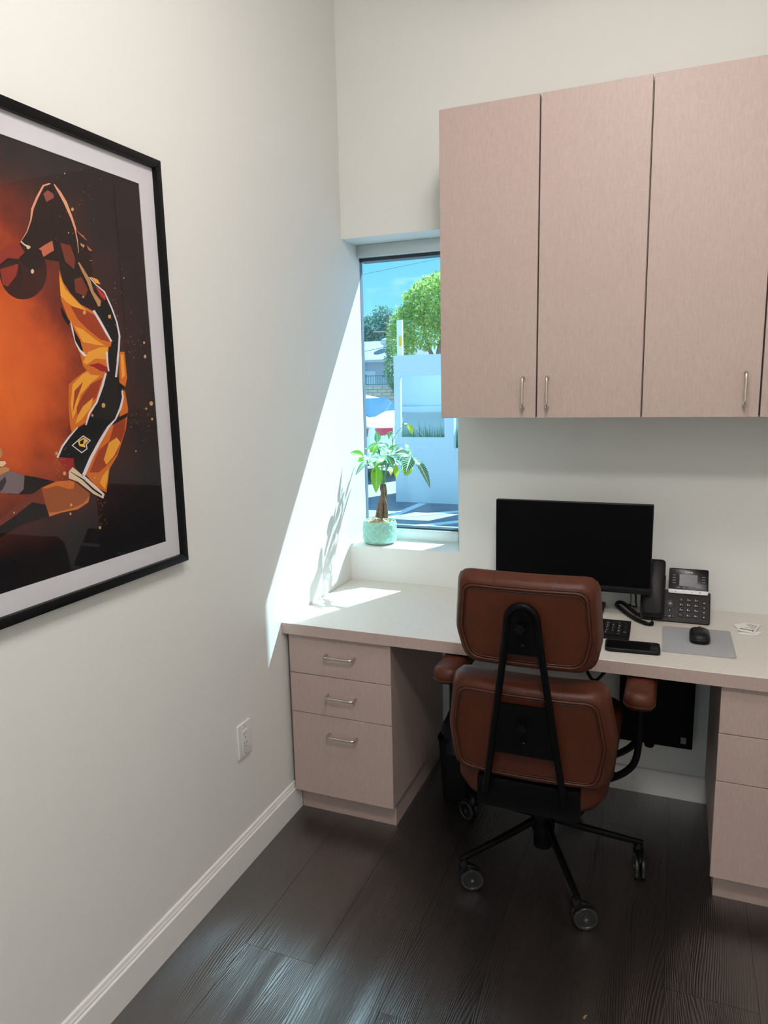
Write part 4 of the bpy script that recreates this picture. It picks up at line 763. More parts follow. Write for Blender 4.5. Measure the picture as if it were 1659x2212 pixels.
def build_print():
    me = bpy.data.meshes.new('print_figure'); keys = list(PC); vs = []; fs = []; mi = []
    for i, (c_, pts) in enumerate(PRINT):
        h = .01235+i*.0000042; b0 = len(vs); keep = [(u, v) for u, v in pts]
        if max(u for u, v in keep) > .001 or min(v for u, v in keep) < 0: continue
        vs += [(h, PY1+u, PZ0+v) for u, v in keep]; fs.append(list(range(b0, b0+len(keep)))); mi.append(keys.index(c_))
    me.from_pydata(vs, [], fs)
    o = obj('print_figure', me, None, pr)
    for k in keys: me.materials.append(mat('print_'+k, lin(PC[k]), .75, spec=.2))
    for p, k in zip(me.polygons, mi): p.material_index = k
build_print()
box('glazing', .0150, .0165, FY0+.0205, FY1-.0205, FZ0+.0205, FZ1-.0205, M_PICGLASS, fr)

# ---------------------------------------------------------------- desk chair (local: +y is the way it faces)
ch = thing('office_chair', 'tan leather office chair with two back cushions and black steel frame', 'chair', (.916, -.545, 0), radians(0), local=True)
def cushion(name, corners, radii, thick, M, curve, parent, bulge=.012, pipe=.026, seams=(), nn=72):
    """padded back cushion: outline in x,z; the back face (towards -y) is flat and piped, the front is plump"""
    out = resample(round_poly(corners, radii, 8), nn)
    hx = max(abs(p.x) for p in out); zc = (max(p.y for p in out)+min(p.y for p in out))/2; hz = (max(p.y for p in out)-min(p.y for p in out))/2
    def ring(ins, dep):
        sx, sz = (1-ins/hx, 1-ins/hz) if ins < 1 else (ins-1, ins-1)     # values above 1 are plain scale factors
        return [Vector((p.x*sx, dep+curve*(p.x*sx/hx)**2, zc+(p.y-zc)*sz)) for p in out]
    rr = thick*.42
    prof = [(1.18, -.0016), (1.42, -.0014), (1.64, -.0006), (pipe+.012, 0.0005), (pipe, .001), (pipe*.72, .002), (pipe*.42, .007), (pipe*.16, .018), (.0, .036), (-.003, thick*.5), (.001, thick*.7), (.012, thick*.88), (.035, thick), (1.55, thick+bulge), (1.22, thick+bulge*1.3)]
    rings = [ring(i, d) for i, d in prof]
    bm = bmesh.new(); R = [[bm.verts.new(M @ p) for p in r] for r in rings]
    for A, B in zip(R, R[1:]):
        for k in range(nn): bm.faces.new((A[k], A[(k+1) % nn], B[(k+1) % nn], B[k]))
    for r, rev in ((R[0], True), (R[-1], False)):
        c = bm.verts.new(sum((v.co for v in r), Vector())/nn)
        for k in range(nn): bm.faces.new((r[k], r[(k+1) % nn], c))
    o = obj(name, to_mesh(bm, True), M_LEATHER, parent)
    tube('piping', [M @ p for p in ring(pipe*.98, -.0012)], .0036, M_LEATHER, o, 8, True)
    tube('seam', [M @ p for p in ring(pipe*.98+.0065, -.0005)], .0016, M_PIPE, o, 6, True)
    tube('seam', [M @ p for p in ring(pipe*.98-.0055, .0012)], .0014, M_PIPE, o, 6, True)
    zt = max(p.y for p in out)
    for sx_ in seams:   # stitched joins running over the top edge
        pts = []
        for i, d in prof[5:13]:
            best = min(ring(i, d), key=lambda p: abs(p.x-sx_*(1-i/hx))+(0 if p.z > zc else 9)); pts.append(M @ best)
        tube('stitched_seam', pts, .0011, M_PIPE, o, 5)
    return o
TILT = radians(-6.5)
def tilt_at(y, z): return Matrix.Translation((0, y, z)) @ Matrix.Rotation(-TILT, 4, 'X')
MU = tilt_at(-.361, .801); ML = tilt_at(-.320, .450)
cushion('upper_back_cushion', [(-.170, 0), (.176, 0), (.195, .10), (.183, .261), (-.183, .261), (-.196, .10)], [.05, .05, .10, .035, .035, .10], .085, MU, .012, ch, seams=(-.075, .078))
cushion('lower_back_cushion', [(-.212, 0), (.214, 0), (.238, .14), (.210, .305), (-.210, .305), (-.230, .14)], [.04, .04, .12, .04, .04, .12], .115, ML, .020, ch, pipe=.028, seams=(-.105, .095))
# bent steel hoop that carries both cushions
def hy(z): return -.338-(z-.45)*.114
hoop = []
for s in (-1, 1):
    leg = [(s*(.107-(z-.44)*.137), hy(z), z) for z in (.42, .50, .60, .70, .80, .90, .95)]
    hoop.append(leg)
arc = [(.0375*cos(a)*1.03, hy(.955+.0405*sin(a)), .955+.0405*sin(a)) for a in [pi*k/10 for k in range(11)]][::-1]
HX = hoop[0][:-1]+arc+hoop[1][:-1][::-1]
tube('hoop_frame', HX, .0098, M_BLACK, ch, 12)
def plate(name, z0, z1, top_round=False):
    def hw(z): return .107-(z-.44)*.137
    pts = [(-hw(z0), z0), (hw(z0), z0)]
    if top_round: pts += [(.0375*cos(a), .955+.0375*sin(a)) for a in [pi*k/8 for k in range(9)]]
    else: pts += [(hw(z1), z1), (-hw(z1), z1)]
    bm = bmesh.new(); A = [bm.verts.new((x_, hy(z_)-.003, z_)) for x_, z_ in pts]; B = [bm.verts.new((x_, hy(z_)+.005, z_)) for x_, z_ in pts]
    bm.faces.new(A); bm.faces.new(B[::-1])
    for k in range(len(pts)): bm.faces.new((A[k], B[k], B[(k+1) % len(pts)], A[(k+1) % len(pts)]))
    return obj(name, to_mesh(bm), M_BLACK, ch)
p1_ = plate('upper_bracket', .858, .985, True); p2_ = plate('lower_bracket', .556, .709)
def knob(z, parent):
    y0 = hy(z)-.003; out = []
    bm = bmesh.new(); rings = []
    for dy, sc in ((0, .55), (-.006, .6), (-.008, 1), (-.020, 1), (-.023, .86)):
        rings.append([((.0135+.0022*cos(6*a))*sc*cos(a)-.002, y0+dy, z+(.0135+.0022*cos(6*a))*sc*sin(a)) for a in [2*pi*k/36 for k in range(36)]])
    bm_loft(bm, rings); obj('adjuster_knob', to_mesh(bm, True, 40), M_GLOSSBLK, parent)
    lathe('bolt', [(0, 0), (.0055, 0), (.0055, .004), (.0035, .006), (0, .006)], M_GLOSSBLK, parent, 12, M=Matrix.Translation((.002, y0, z-.048)) @ Matrix.Rotation(pi/2, 4, 'X'))
knob(.937, p1_); knob(.646, p2_)
# seat with a rounded tapering underside, black pan below it
loft_rr('seat', [(.345, 0, -.01, .14, .22, .08), (.355, 0, -.012, .165, .250, .09), (.378, 0, -.012, .193, .278, .09), (.415, 0, -.010, .214, .288, .09), (.455, 0, .003, .222, .282, .09), (.478, 0, .005, .226, .280, .09), (.492, 0, .005, .218, .268, .09), (.499, 0, .005, .19, .24, .09)], M_LEATHER, ch, 8)
tube('seat_piping', [(*p, .462) for p in rrect(0, .003, .2240, .2825, .09, 8)], .0035, M_PIPE, ch, 6, True)
box('seat_pan', -.140, .148, -.318, .18, .362, .455, M_BLACK, ch, .006)
box('tilt_mechanism', -.075, .075, -.13, .13, .315, .358, M_BLACK, ch, .008)
lathe('gas_column', [(0, .06), (.030, .06), (.030, .19), (.022, .195), (.022, .32), (0, .32)], M_BLACK, ch, 24)
tube('height_lever', [(.06, .02, .338), (.16, .03, .335), (.235, .05, .325)], [.0055, .0055, .008], M_BLACK, ch, 8)
# armrests
for s in (-1, 1):
    cx = s*.283 + (.002 if s > 0 else 0)
    ad = loft_rr('arm_pad', [(.640, cx, .005, .026, .150, .025), (.646, cx, .005, .038, .168, .036), (.656, cx, .005, .0425, .176, .040), (.672, cx, .005, .0425, .178, .040), (.686, cx, .005, .0405, .174, .038), (.695, cx, .005, .033, .164, .031), (.6985, cx, .005, .020, .148, .018)], M_LEATHER, ch, 7)
    tube('arm_piping', [(*p, .658) for p in rrect(cx, .005, .0425, .176, .040, 7)], .0022, M_PIPE, ad, 6, True)
    for yy in (-.075, .075):
        tube('arm_support', catmull([(cx, yy, .642), (cx, yy, .56), (cx, yy, .49), (cx-s*.012, yy, .435), (cx-s*.048, yy, .395), (cx-s*.10, yy, .368), (s*.11, yy, .360)], 5), .0105, M_BLACK, ch, 10)
    box('arm_plate', cx-.018, cx+.018, -.11, .11, .633, .6405, M_BLACK, ch, .002)
# five-star base with casters
M_TYRE = mat('caster_tyre', (.013, .013, .015), .3); M_HUB = mat('caster_hub', (.004, .004, .005), .2)
lathe('base_hub', [(0, .115), (.034, .115), (.038, .125), (.038, .175), (.032, .185), (0, .185)], M_BLACK, ch, 24)
CY = [18, 20, -80, -20, 150]          # swivel of each caster, degrees
for k in range(5):
    a = radians(226+72*k); d = Vector((cos(a), sin(a), 0)); R_ = .300
    tube('base_leg', [d*.025+Vector((0, 0, .160)), d*.12+Vector((0, 0, .138)), d*(R_+.012)+Vector((0, 0, .102))], [.0125, .0115, .0095], M_BLACK, ch, 10)
    e = d*R_; w_ = radians(CY[k]); dd = Vector((cos(w_), sin(w_), 0)); ax = Vector((-dd.y, dd.x, 0))
    wc = e+dd*.026+Vector((0, 0, .0355))
    c_ = lathe('caster', [(0, .108), (.0095, .108), (.0105, .096), (.0135, .093), (.0145, .083), (.0165, .080), (.0165, .070), (.012, .066), (0, .066)], M_GLOSSBLK, ch, 20, (e.x, e.y, 0))
    MW = frame_matrix(wc, dd, (0, 0, 1))
    for s in (-1, 1): lathe('wheel', [(.0, -.001), (.024, -.001), (.026, .0), (.0335, .0005), (.0355, .003), (.0355, .0075), (.0335, .0105), (.027, .0115), (.025, .0085), (.010, .0085), (.009, .0105), (0, .0105)], M_TYRE, c_, 28, M=MW @ Matrix.Rotation(0 if s > 0 else pi, 4, 'Y') @ Matrix.Translation((0, 0, .0045)))
    for s in (-1, 1): lathe('axle_cap', [(0, .0152), (.0042, .0152), (.0042, .0162), (0, .0168)], mat('axle_steel', (.3, .3, .3), .3, 1.0), c_, 12, M=MW @ Matrix.Rotation(0 if s > 0 else pi, 4, 'Y'))
    for s in (-1, 1): lathe('wheel_disc', [(0, .0136), (.0250, .0136), (.0250, .0130), (0, .0130)], M_HUB, c_, 24, M=MW @ Matrix.Rotation(0 if s > 0 else pi, 4, 'Y'))
    fk = [e+Vector((0, 0, .078))-dd*.010, e+Vector((0, 0, .074))+dd*.02, wc+Vector((0, 0, .0385))+dd*.004, wc+Vector((0, 0, .030))+dd*.024]
    bm = bmesh.new(); bm_tube(bm, fk, [.012, .013, .0095, .004], 8); bm_tube(bm, [e+Vector((0, 0, .07)), wc], [.0075, .0042], 8)
    obj('fork', to_mesh(bm, True, 50), M_GLOSSBLK, c_)

# ---------------------------------------------------------------- on the desk
mo = thing('monitor', 'black flat-screen monitor standing on the desk behind the chair', 'monitor', (.94, -.17, ZD))
box('housing', .6735, 1.2065, -.2000, -.178, .8450, 1.1490, M_PLASTIC, mo, .003)
box('screen', .6765, 1.2035, -.2008, -.1995, .8620, 1.1460, M_SCREEN, mo)
box('chin', .6737, 1.2063, -.2022, -.1990, .8385, .8600, M_PLASTIC, mo, .0012)
box('rear_bulge', .80, 1.08, -.179, -.135, .88, 1.06, M_PLASTIC, mo, .01)
box('stand_column', .915, .965, -.135, -.110, .752, 1.0, M_PLASTIC, mo, .004)
slab('stand_base', rrect(.94, -.130, .112, .075, .012), ZD+.0002, ZD+.013, M_PLASTIC, mo, .003)
M_CBL = mat('cable_black', (.012, .012, .012), .5)
o = tube('power_cable', catmull([(1.156, -.150, .858), (1.157, -.130, .82), (1.157, -.085, .775), (1.157, -.055, .749), (1.13, -.03, .7482)], 6), .0033, M_CBL, None, 8); tag(o, 'thick black cable hanging from the monitor to the desk', 'cable', None)
o = tube('video_cable', catmull([(1.140, -.150, .858), (1.141, -.12, .81), (1.139, -.075, .765), (1.134, -.046, .7472), (1.10, -.02, .7470)], 6), .0016, M_CBL, None, 8); tag(o, 'thin black cable hanging beneath the monitor', 'cable')
o = tube('network_cable', catmull([(1.150, -.066, .7474), (1.165, -.052, .7474), (1.182, -.038, .7474), (1.205, -.030, .7474), (1.26, -.028, .7474)], 6), .0021, M_GREYC, None, 8); tag(o, 'grey network cable lying behind the desk phone', 'cable')
o = tube('telephone_line', catmull([(1.148, -.0755, .7470), (1.170, -.0725, .7470), (1.192, -.058, .7470), (1.215, -.045, .7470), (1.262, -.044, .7470)], 6), .0016, mat('light_cable', (.6, .6, .58), .5), None, 8); tag(o, 'pale thin cable curving towards the desk phone', 'cable')

# desk phone: sloping panel coordinates u (across), v (up the slope), n (out)
TH = radians(56.6); PM = frame_matrix((1.1745, -.1855, .7482), (1, 0, 0), (0, cos(TH), sin(TH)))
ph = thing('desk_phone', 'black desk phone with colour screen, keypad and corded handset', 'telephone', (1.285, -.13, ZD))
slab('body', rrect(.111, .0565, .111, .0565, .008), -.004, 0, M_PHONE, ph, .004, PM)
for u0, u1 in ((.04, .06), (.16, .18)):
    bm = bmesh.new()
    vs = [PM @ Vector((u_, v_, n_)) for u_ in (u0, u1) for v_, n_ in ((.085, -.018), (.11, -.018))]; ft = [Vector((1.1745+u_, y_, ZD+.001)) for u_ in (u0, u1) for y_ in (-.07, -.05)]
    V = [bm.verts.new(p) for p in vs+ft]
    for f in ((0, 1, 3, 2), (4, 6, 7, 5), (0, 4, 5, 1), (2, 3, 7, 6), (0, 2, 6, 4), (1, 5, 7, 3)): bm.faces.new([V[i] for i in f])
    obj('stand_leg', to_mesh(bm), M_PHONE, ph)
slab('cradle', rrect(.042, .087, .037, .080, .010), -.0035, .004, M_PHONE, ph, .003, PM)
dm = slab('display_module', rrect(.1515, .147, .063, .0455, .006), -.006, .0045, M_GLOSSBLK, ph, .002, PM)
dm['label'] = 'glossy display module with colour screen'
slab('indicator_strip', [Vector(p) for p in round_poly([(.0885, .1010), (.2145, .1010), (.2145, .1148), (.0885, .1148)], [.006, .006, .0005, .0005], 4)], .002, .0053, mat('strip_silver', (.70, .67, .70), .3), dm, .0006, PM)
box('screen', .1225, .1795, .1285, .1705, .0046, .0049, mat('phone_lcd', (.075, .075, .085), .25), dm, M=PM)
def on_panel(u, v, n): return PM @ Matrix.Translation((u, v, n))
text('brand_lettering', 'Yealink', .0085, M_INK, dm, on_panel(.1525, .1795, .0047))
M_DIM = mat('screen_mark', (.20, .20, .22), .5)
box('screen_line', .141, .161, .1498, .1503, .00492, .00498, M_DIM, dm, M=PM); box('screen_line', .147, .154, .1545, .1551, .00492, .00498, M_DIM, dm, M=PM); box('screen_line', .168, .176, .1302, .1308, .00492, .00498, M_DIM, dm, M=PM)
for k in range(4):
    v_ = .1665-k*.0095
    slab('line_key', rrect(.1055, v_, .0055, .0013, .001, 3), .0044, .0056, mat('key_grey', (.11, .11, .11), .4), dm, 0, PM)
    slab('line_key', rrect(.1990, v_-.002, .0055, .0013, .001, 3), .0044, .0056, MATS['key_grey'], dm, 0, PM)
    slab('soft_key', rrect(.1195+k*.0195, .1225, .0055, .0013, .001, 3), .0044, .0056, MATS['key_grey'], dm, 0, PM)
    u_ = .112+k*.0255
    if k == 0: box('strip_symbol', u_-.003, u_+.003, .1065, .1085, .00532, .0054, MATS['key_grey'], dm, M=PM)
    elif k == 1: tube('strip_symbol', [PM @ Vector((u_+.003*cos(a), .1063+.003*sin(a), .0054)) for a in [pi*j/8 for j in range(9)]], .0004, MATS['key_grey'], dm, 5)
    elif k == 2: slab('strip_symbol', rrect(u_, .1077, .0011, .0026, .001, 3), .0053, .0055, M_PRINTK, dm, 0, PM)
    else: box('strip_symbol', u_-.003, u_+.003, .1062, .1092, .00532, .0054, MATS['key_grey'], dm, M=PM)
M_KEY = mat('key_black', (.010, .009, .0088), .4, spec=.25)
keys = ['1', '2', '3', '4', '5', '6', '7', '8', '9', '*', '0', '#']; subs = ['', 'abc', 'def', 'ghi', 'jkl', 'mno', 'pqrs', 'tuv', 'wxyz', '.', '+', 'send']
for i in range(12):
    u_, v_ = .1315+(i % 3)*.0232, (.0805, .0625, .0442, .0255)[i//3]
    k_ = slab('key', rrect(u_, v_, .0083, .0062, .0035, 4), -.001, .0022, M_KEY, ph, .0009, PM)
    text('legend', keys[i], .0075, M_INK, k_, on_panel(u_-(.0025 if subs[i] else .0), v_, .00235))
    if subs[i]: text('legend', subs[i], .0036, M_INK, k_, on_panel(u_+.0035, v_-.0005, .00235))
for v_, s in ((.0735, 'x'), (.0570, '2'), (.0408, 'o'), (.0243, 'd')):
    k_ = slab('function_key', rrect(.2038, v_, .0066, .0050, .003, 4), -.001, .002, M_KEY, ph, .0009, PM)
    if s == 'x': [box('legend', .2008+j*.0032, .2030+j*.0032, v_-.0012, v_+.0012, .0021, .0023, M_INK, k_, M=PM) for j in range(2)]
    elif s == '2': text('legend', ')(', .006, M_INK, k_, on_panel(.2038, v_, .0021))
    elif s == 'o': tube('legend', [PM @ Vector((.2038+.0026*cos(a), v_+.0018*sin(a), .0022)) for a in [2*pi*j/14 for j in range(12)]], .0004, M_INK, k_, 5)
    else: slab('legend', [Vector(p) for p in ((.2012, v_-.0008), (.2028, v_-.0008), (.2046, v_-.0022), (.2046, v_+.0022), (.2028, v_+.0008), (.2012, v_+.0008))], .0019, .0022, M_INK, k_, 0, PM)
nv = slab('navigation_ring', [Vector((.0965+.0145*cos(a), .0635+.0145*sin(a))) for a in [2*pi*k/28 for k in range(28)]], -.001, .0012, M_KEY, ph, .0008, PM)
ok = slab('ok_button', [Vector((.0965+.0056*cos(a), .0635+.0056*sin(a))) for a in [2*pi*k/20 for k in range(20)]], .0008, .0026, MATS['key_grey'], nv, .0006, PM)
text('legend', 'OK', .0045, M_INK, ok, on_panel(.0965, .0635, .0027))
mk = slab('mute_key', [Vector((.0955+.0046*cos(a), .0385+.0036*sin(a))) for a in [2*pi*k/18 for k in range(18)]], -.001, .002, M_KEY, ph, .0007, PM)
slab('legend', rrect(.0955, .0385, .0010, .0019, .0009, 3), .0019, .0022, M_INK, mk, 0, PM)
vk = slab('volume_rocker', rrect(.0945, .0190, .0165, .0042, .004, 4), -.001, .002, M_KEY, ph, .0008, PM)
text('legend', '-', .008, M_INK, vk, on_panel(.0825, .0195, .0021)); text('legend', '+', .008, M_INK, vk, on_panel(.1065, .0190, .0021))
for j in range(4): box('legend', .0900+j*.0024, .0916+j*.0024, .0175, .0183+j*.0009, .0019, .0022, M_INK, vk, M=PM)
hs = loft_rr('handset', [(0, .042, .012+.098, .028, .098, .012), (.010, .042, .110, .0335, .102, .014), (.024, .042, .110, .0345, .103, .015), (.032, .042, .110, .0310, .100, .014), (.036, .042, .110, .024, .094, .012)], M_PLASTIC, ph, 6, M=PM @ Matrix.Translation((0, -.002, .006)))
# coiled cord from the handset foot, looping over the desk
pc = catmull([(1.2155, -.212, .7660), (1.2165, -.228, .7580), (1.2150, -.246, .753), (1.196, -.244, .7535), (1.161, -.206, .7535), (1.130, -.152, .7535), (1.103, -.095, .7535), (1.090, -.062, .7540), (1.094, -.040, .756), (1.106, -.040, .757), (1.122, -.066, .757), (1.143, -.116, .757), (1.162, -.156, .757), (1.178, -.178, .757)], 12)
hel = []; tot = 0; nrm = Vector((0, 0, 1))
for i in range(len(pc)-1):
    tdir = (pc[i+1]-pc[i]); L_ = tdir.length; steps = max(2, int(L_/.00055))
    for k in range(steps):
        p = pc[i]+tdir*(k/steps); t_ = tdir.normalized(); s_ = t_.cross(Vector((0, 0, 1))).normalized(); n_ = s_.cross(t_)
        tot += L_/steps; ang = 2*pi*tot/.0038; amp = .0056*min(1, max(0.0, (tot-.018)/.012))
        hel.append(p+(s_*cos(ang)+n_*sin(ang))*amp)
tube('handset_cord', hel, .0017, M_PLASTIC, ph, 5)

# keyboard
kb = thing('keyboard', 'black computer keyboard on the desk beside the phone handset cord', 'keyboard', (.935, -.37, ZD))
KT = math.atan2(.014, .125); KM = frame_matrix((.7150, -.4225, ZD+.011), (1, .012, 0), (0, cos(KT), sin(KT)))
bm = bmesh.new(); kout = [Vector(p) for p in round_poly([(0, .004), (.008, 0), (.430, 0), (.440, .0045), (.4385, .128), (.0, .128)], .003, 3)]
def klev(p, n): q = KM @ Vector((p.x, p.y, n)); return q
top = [klev(p, 0) for p in kout]; bot = [Vector((q.x+(q.x-.935)*(-.006), q.y+.001, ZD+.0004)) for q in top]
bm_loft(bm, [bot, top]); obj('case', to_mesh(bm, False), M_PLASTIC, kb)
def key(u, v, w_, h_): return slab('key', rrect(u+w_/2, v+h_/2, w_/2-.0009, h_/2-.0009, .0015, 2), -.0005, .0030, M_KEY, kb, .0008, KM)
base_k = key(.008, .012, .0178, .0178)
def dupk(du, dv): q = KM.to_3x3() @ Vector((du, dv, 0)); return clone(base_k, kb, q)
for rI in range(5):
    for cI in range(15):
        if (rI, cI) != (0, 0): dupk(cI*.0186, rI*.0186 + (.004 if rI == 5 else 0))
for cI in range(3):
    for rI in (0, 2, 3, 4): dupk(.2875+cI*.0186, rI*.0186)
pad = {(1, 0): '1', (1, 1): '2', (1, 2): '3', (2, 0): '4', (2, 1): '5', (2, 2): '6', (3, 0): '7', (3, 1): '8', (3, 2): '9', (4, 0): 'num', (4, 1): '/', (4, 2): '*', (4, 3): '-', (0, 2): '.'}
subl = {(1, 0): 'end', (1, 2): 'pgdn', (3, 0): 'home', (3, 2): 'pgup', (0, 2): 'del', (2, 0): '<', (2, 2): '>', (1, 1): 'v', (3, 1): '^', (4, 0): 'lock'}
for (rI, cI), s in pad.items():
    k_ = dupk(.3515+cI*.0186, rI*.0186); u_, v_ = .008+.3515+cI*.0186+.0089, .012+rI*.0186+.0089
    text('legend', s, .0068 if len(s) == 1 else .0045, M_INK, k_, KM @ Matrix.Translation((u_-.002, v_+.0030, .0032)))
    if (rI, cI) in subl: text('legend', subl[(rI, cI)], .0038, M_INK, k_, KM @ Matrix.Translation((u_, v_-.0032, .0032)))
k_ = key(.3595, .012, .0364, .0178); text('legend', '0', .0068, M_INK, k_, KM @ Matrix.Translation((.3655, .0245, .0032))); text('legend', 'ins', .0038, M_INK, k_, KM @ Matrix.Translation((.366, .0185, .0032)))
k_ = key(.4153, .012, .0178, .0364); text('legend', 'enter', .0042, M_INK, k_, KM @ Matrix.Translation((.4242, .032, .0032)))
k_ = key(.4153, .0492, .0178, .0364); text('legend', '+', .0068, M_INK, k_, KM @ Matrix.Translation((.4242, .069, .0032)))

# mouse and pad
o = slab('mouse_pad', [Vector(p) for p in round_poly([(1.2545, -.481), (1.4590, -.4755), (1.4555, -.227), (1.2505, -.2415)], [.012]*4, 5)], ZD+.0003, ZD+.0035, mat('pad_grey', (.35, .355, .365), .75, bump=(900, .15)), None, .0006); tag(o, 'grey rectangular mouse pad on the desk', 'mouse pad')
ms = thing('mouse', 'black wireless mouse resting on the grey pad', 'mouse', (1.361, -.35, ZD+.0036))
mr_ = []
for z_, hx_, hy_, dy in ((.0002, .027, .047, 0), (.003, .0295, .050, 0), (.013, .0305, .051, 0), (.0145, .0295, .050, 0), (.0150, .0300, .0505, 0), (.021, .029, .0485, 0), (.027, .0255, .043, -.001), (.0315, .0195, .034, -.002), (.034, .012, .022, -.003), (.0347, .005, .010, -.003)):
    mr_.append((ZD+.0036+z_, 1.361, -.345+dy, hx_, hy_, min(hx_, hy_)*.92))
loft_rr('shell', mr_, M_PLASTIC, ms, 8, auto=30)
slab('scroll_wheel', rrect(1.361, -.309, .0035, .0085, .003, 4), ZD+.026, ZD+.0345, mat('mouse_red', (.35, .02, .02), .4), ms, .001)

# cell phone in a case
CMx = frame_matrix((1.168, -.4855, ZD+.0004), (.995, .058, 0), (-.058, .995, 0))
cp = thing('smartphone', 'black smartphone in a bumper case lying at the desk edge', 'phone', (1.168, -.4855, ZD))
loft_rr('case', [(0, 0, 0, .076, .038, .012), (.0015, 0, 0, .0795, .0405, .014), (.006, 0, 0, .0805, .041, .014), (.0115, 0, 0, .080, .0405, .014), (.0125, 0, 0, .0785, .039, .013), (.0122, 0, 0, .0765, .037, .012), (.0108, 0, 0, .0760, .0365, .012)], M_PLASTIC, cp, 6, M=CMx)
slab('screen', rrect(0, 0, .0757, .0362, .0115), .0090, .0112, M_GLOSSBLK, cp, .0004, CMx)
box('display_area', -.072, .052, -.0335, .0335, .01125, .0113, M_SCREEN, cp, M=CMx)  # plain black display area inside the phone screen
slab('side_button', rrect(-.04, -.0408, .012, .0008, .0005, 2), .005, .0085, M_KEY, cp, 0, CMx)

# business cards
def card(pts, z, lift, label, marks):
    c4 = [Vector(p) for p in pts]; bm = bmesh.new()
    A = [bm.verts.new((p.x, p.y, z+l)) for p, l in zip(c4, lift)]; B = [bm.verts.new((p.x, p.y, z+.0006+l)) for p, l in zip(c4, lift)]
    n = len(A); bm.faces.new(A[::-1]); bm.faces.new(B)
    for k in range(n): bm.faces.new((A[k], A[(k+1) % n], B[(k+1) % n], B[k]))
    t = thing('business_card', label, 'card', (*(sum(c4, Vector((0, 0)))/n), z), group='cards in a small pile on the desk')
    obj('card_sheet', to_mesh(bm), M_PAPER, t)
    if marks:
        u = (c4[1]-c4[0]); v = (c4[3]-c4[0]); M_ = Matrix(((u.x, v.x, 0, c4[0].x), (u.y, v.y, 0, c4[0].y), (lift[1]-lift[0], lift[3]-lift[0], 1, z+.0006+lift[0]), (0, 0, 0, 1)))
        for (a, b, c, d, dk) in marks: box('printed_line', a, b, c, d, .00005, .00015, M_PRINTK if dk else MATS['key_grey'], t, M=M_)
rngc = random.Random(3); mk = []
for rI, (v0, a0, a1) in enumerate(((.12, .22, .90), (.22, .30, .92), (.32, .42, .93), (.42, .60, .93), (.52, .32, .66), (.55, .72, .92))):
    a = a0
    while a < a1: l = rngc.uniform(.03, .10); mk.append((a, min(a+l, a1), v0, v0+.05, False)); a += l+.025
a = .10
while a < .84: l = rngc.uniform(.015, .05); mk.append((a, a+l, .72, .82, True)); a += l+.012
mk.append((.84, .92, .74, .86, True))
card([(1.4771, -.2402), (1.5295, -.2401), (1.5516, -.2006), (1.4990, -.1980)], ZD+.0004, (0, 0, 0, 0), 'blank-looking white card at the bottom of the pile', [])
card([(1.468, -.1519), (1.505, -.1195), (1.522, -.170), (1.486, -.2000)], ZD+.0012, (0, 0, .0, 0), 'white card poking out beyond the printed card', [(.30, .55, .62, .80, True)])
card([(1.5031, -.1197), (1.5518, -.1345), (1.5247, -.2279), (1.4762, -.2080)], ZD+.0021, (.0008, .001, .0004, .0002), 'white card printed with rows of small text, on top of the pile', mk)

# ---------------------------------------------------------------- under the desk
tc_ = thing('trash_can', 'black trash can with a dark liner under the desk', 'trash can', (.56, -.25, 0))
loft_rr('bin', [(.0005, .56, -.25, .055, .085, .03), (.01, .56, -.25, .058, .088, .03), (.255, .56, -.25, .070, .105, .035), (.260, .56, -.25, .073, .108, .035), (.266, .56, -.25, .073, .108, .035), (.266, .56, -.25, .067, .102, .03), (.23, .56, -.25, .065, .10, .03)], mat('bin_black', (.004, .004, .005), .5, spec=.15), tc_, 6)
bm = bmesh.new(); rl = random.Random(2); rings = []
for z_, g in ((.215, 1.08), (.242, 1.10), (.272, 1.08), (.298, .97), (.325, .82), (.342, .60), (.332, .40), (.28, .36)):
    rings.append([(.56+.070*g*cos(a)*(1+rl.uniform(-.05, .05)), -.25+.106*g*sin(a)*(1+rl.uniform(-.05, .05)), z_+rl.uniform(-.008, .008)) for a in [2*pi*k/36 for k in range(36)]])
bm_loft(bm, rings, False); obj('liner_bag', to_mesh(bm, True), mat('liner', (.008, .011, .02), .25), tc_)
cb = thing('computer', 'black slim computer case fixed to the wall under the desk', 'computer', (1.24, -.05, .23))
box('case', 1.112, 1.3685, -.075, -.0155, .236, .690, mat('case_black', (.0025, .0025, .003), .6, spec=.15), cb, .003)
box('sticker', 1.3285, 1.3470, -.0757, -.0751, .2560, .2800, mat('sticker_grey', (.22, .23, .23), .5), cb)
lathe('wall_bracket_knob', [(0, -.022), (.016, -.022), (.018, -.016), (.018, 0), (0, 0)], M_BLACK, cb, 16, (1.222, -.045, .2355))
box('bracket_tab', 1.215, 1.245, -.06, -.03, .229, .2359, M_BLACK, cb)
for k, (x0, zz) in enumerate(((1.015, .50), (1.05, .56))):
    o = tube('cable_loop', catmull([(x0-.05, -.02, .52), (x0, -.06, zz-.05), (x0+.05, -.07, zz), (1.105, -.05, zz+.01+.02*k)], 6), .006, M_CBL, None, 8); tag(o, ['lower black cable sagging under the desk towards the computer', 'upper black cable sagging under the desk towards the computer'][k], 'cable')
pw = thing('power_brick', 'black power brick hanging under the desk beside the computer', 'power adapter', (1.04, -.03, .60)); box('brick', 1.01, 1.075, -.06, -.012, .615, .7045, M_BLACK, pw, .004); tube('plug_lead', catmull([(1.04, -.05, .616), (1.05, -.10, .62), (1.08, -.10, .65), (1.1105, -.06, .66)], 5), .0035, M_CBL, pw, 6)
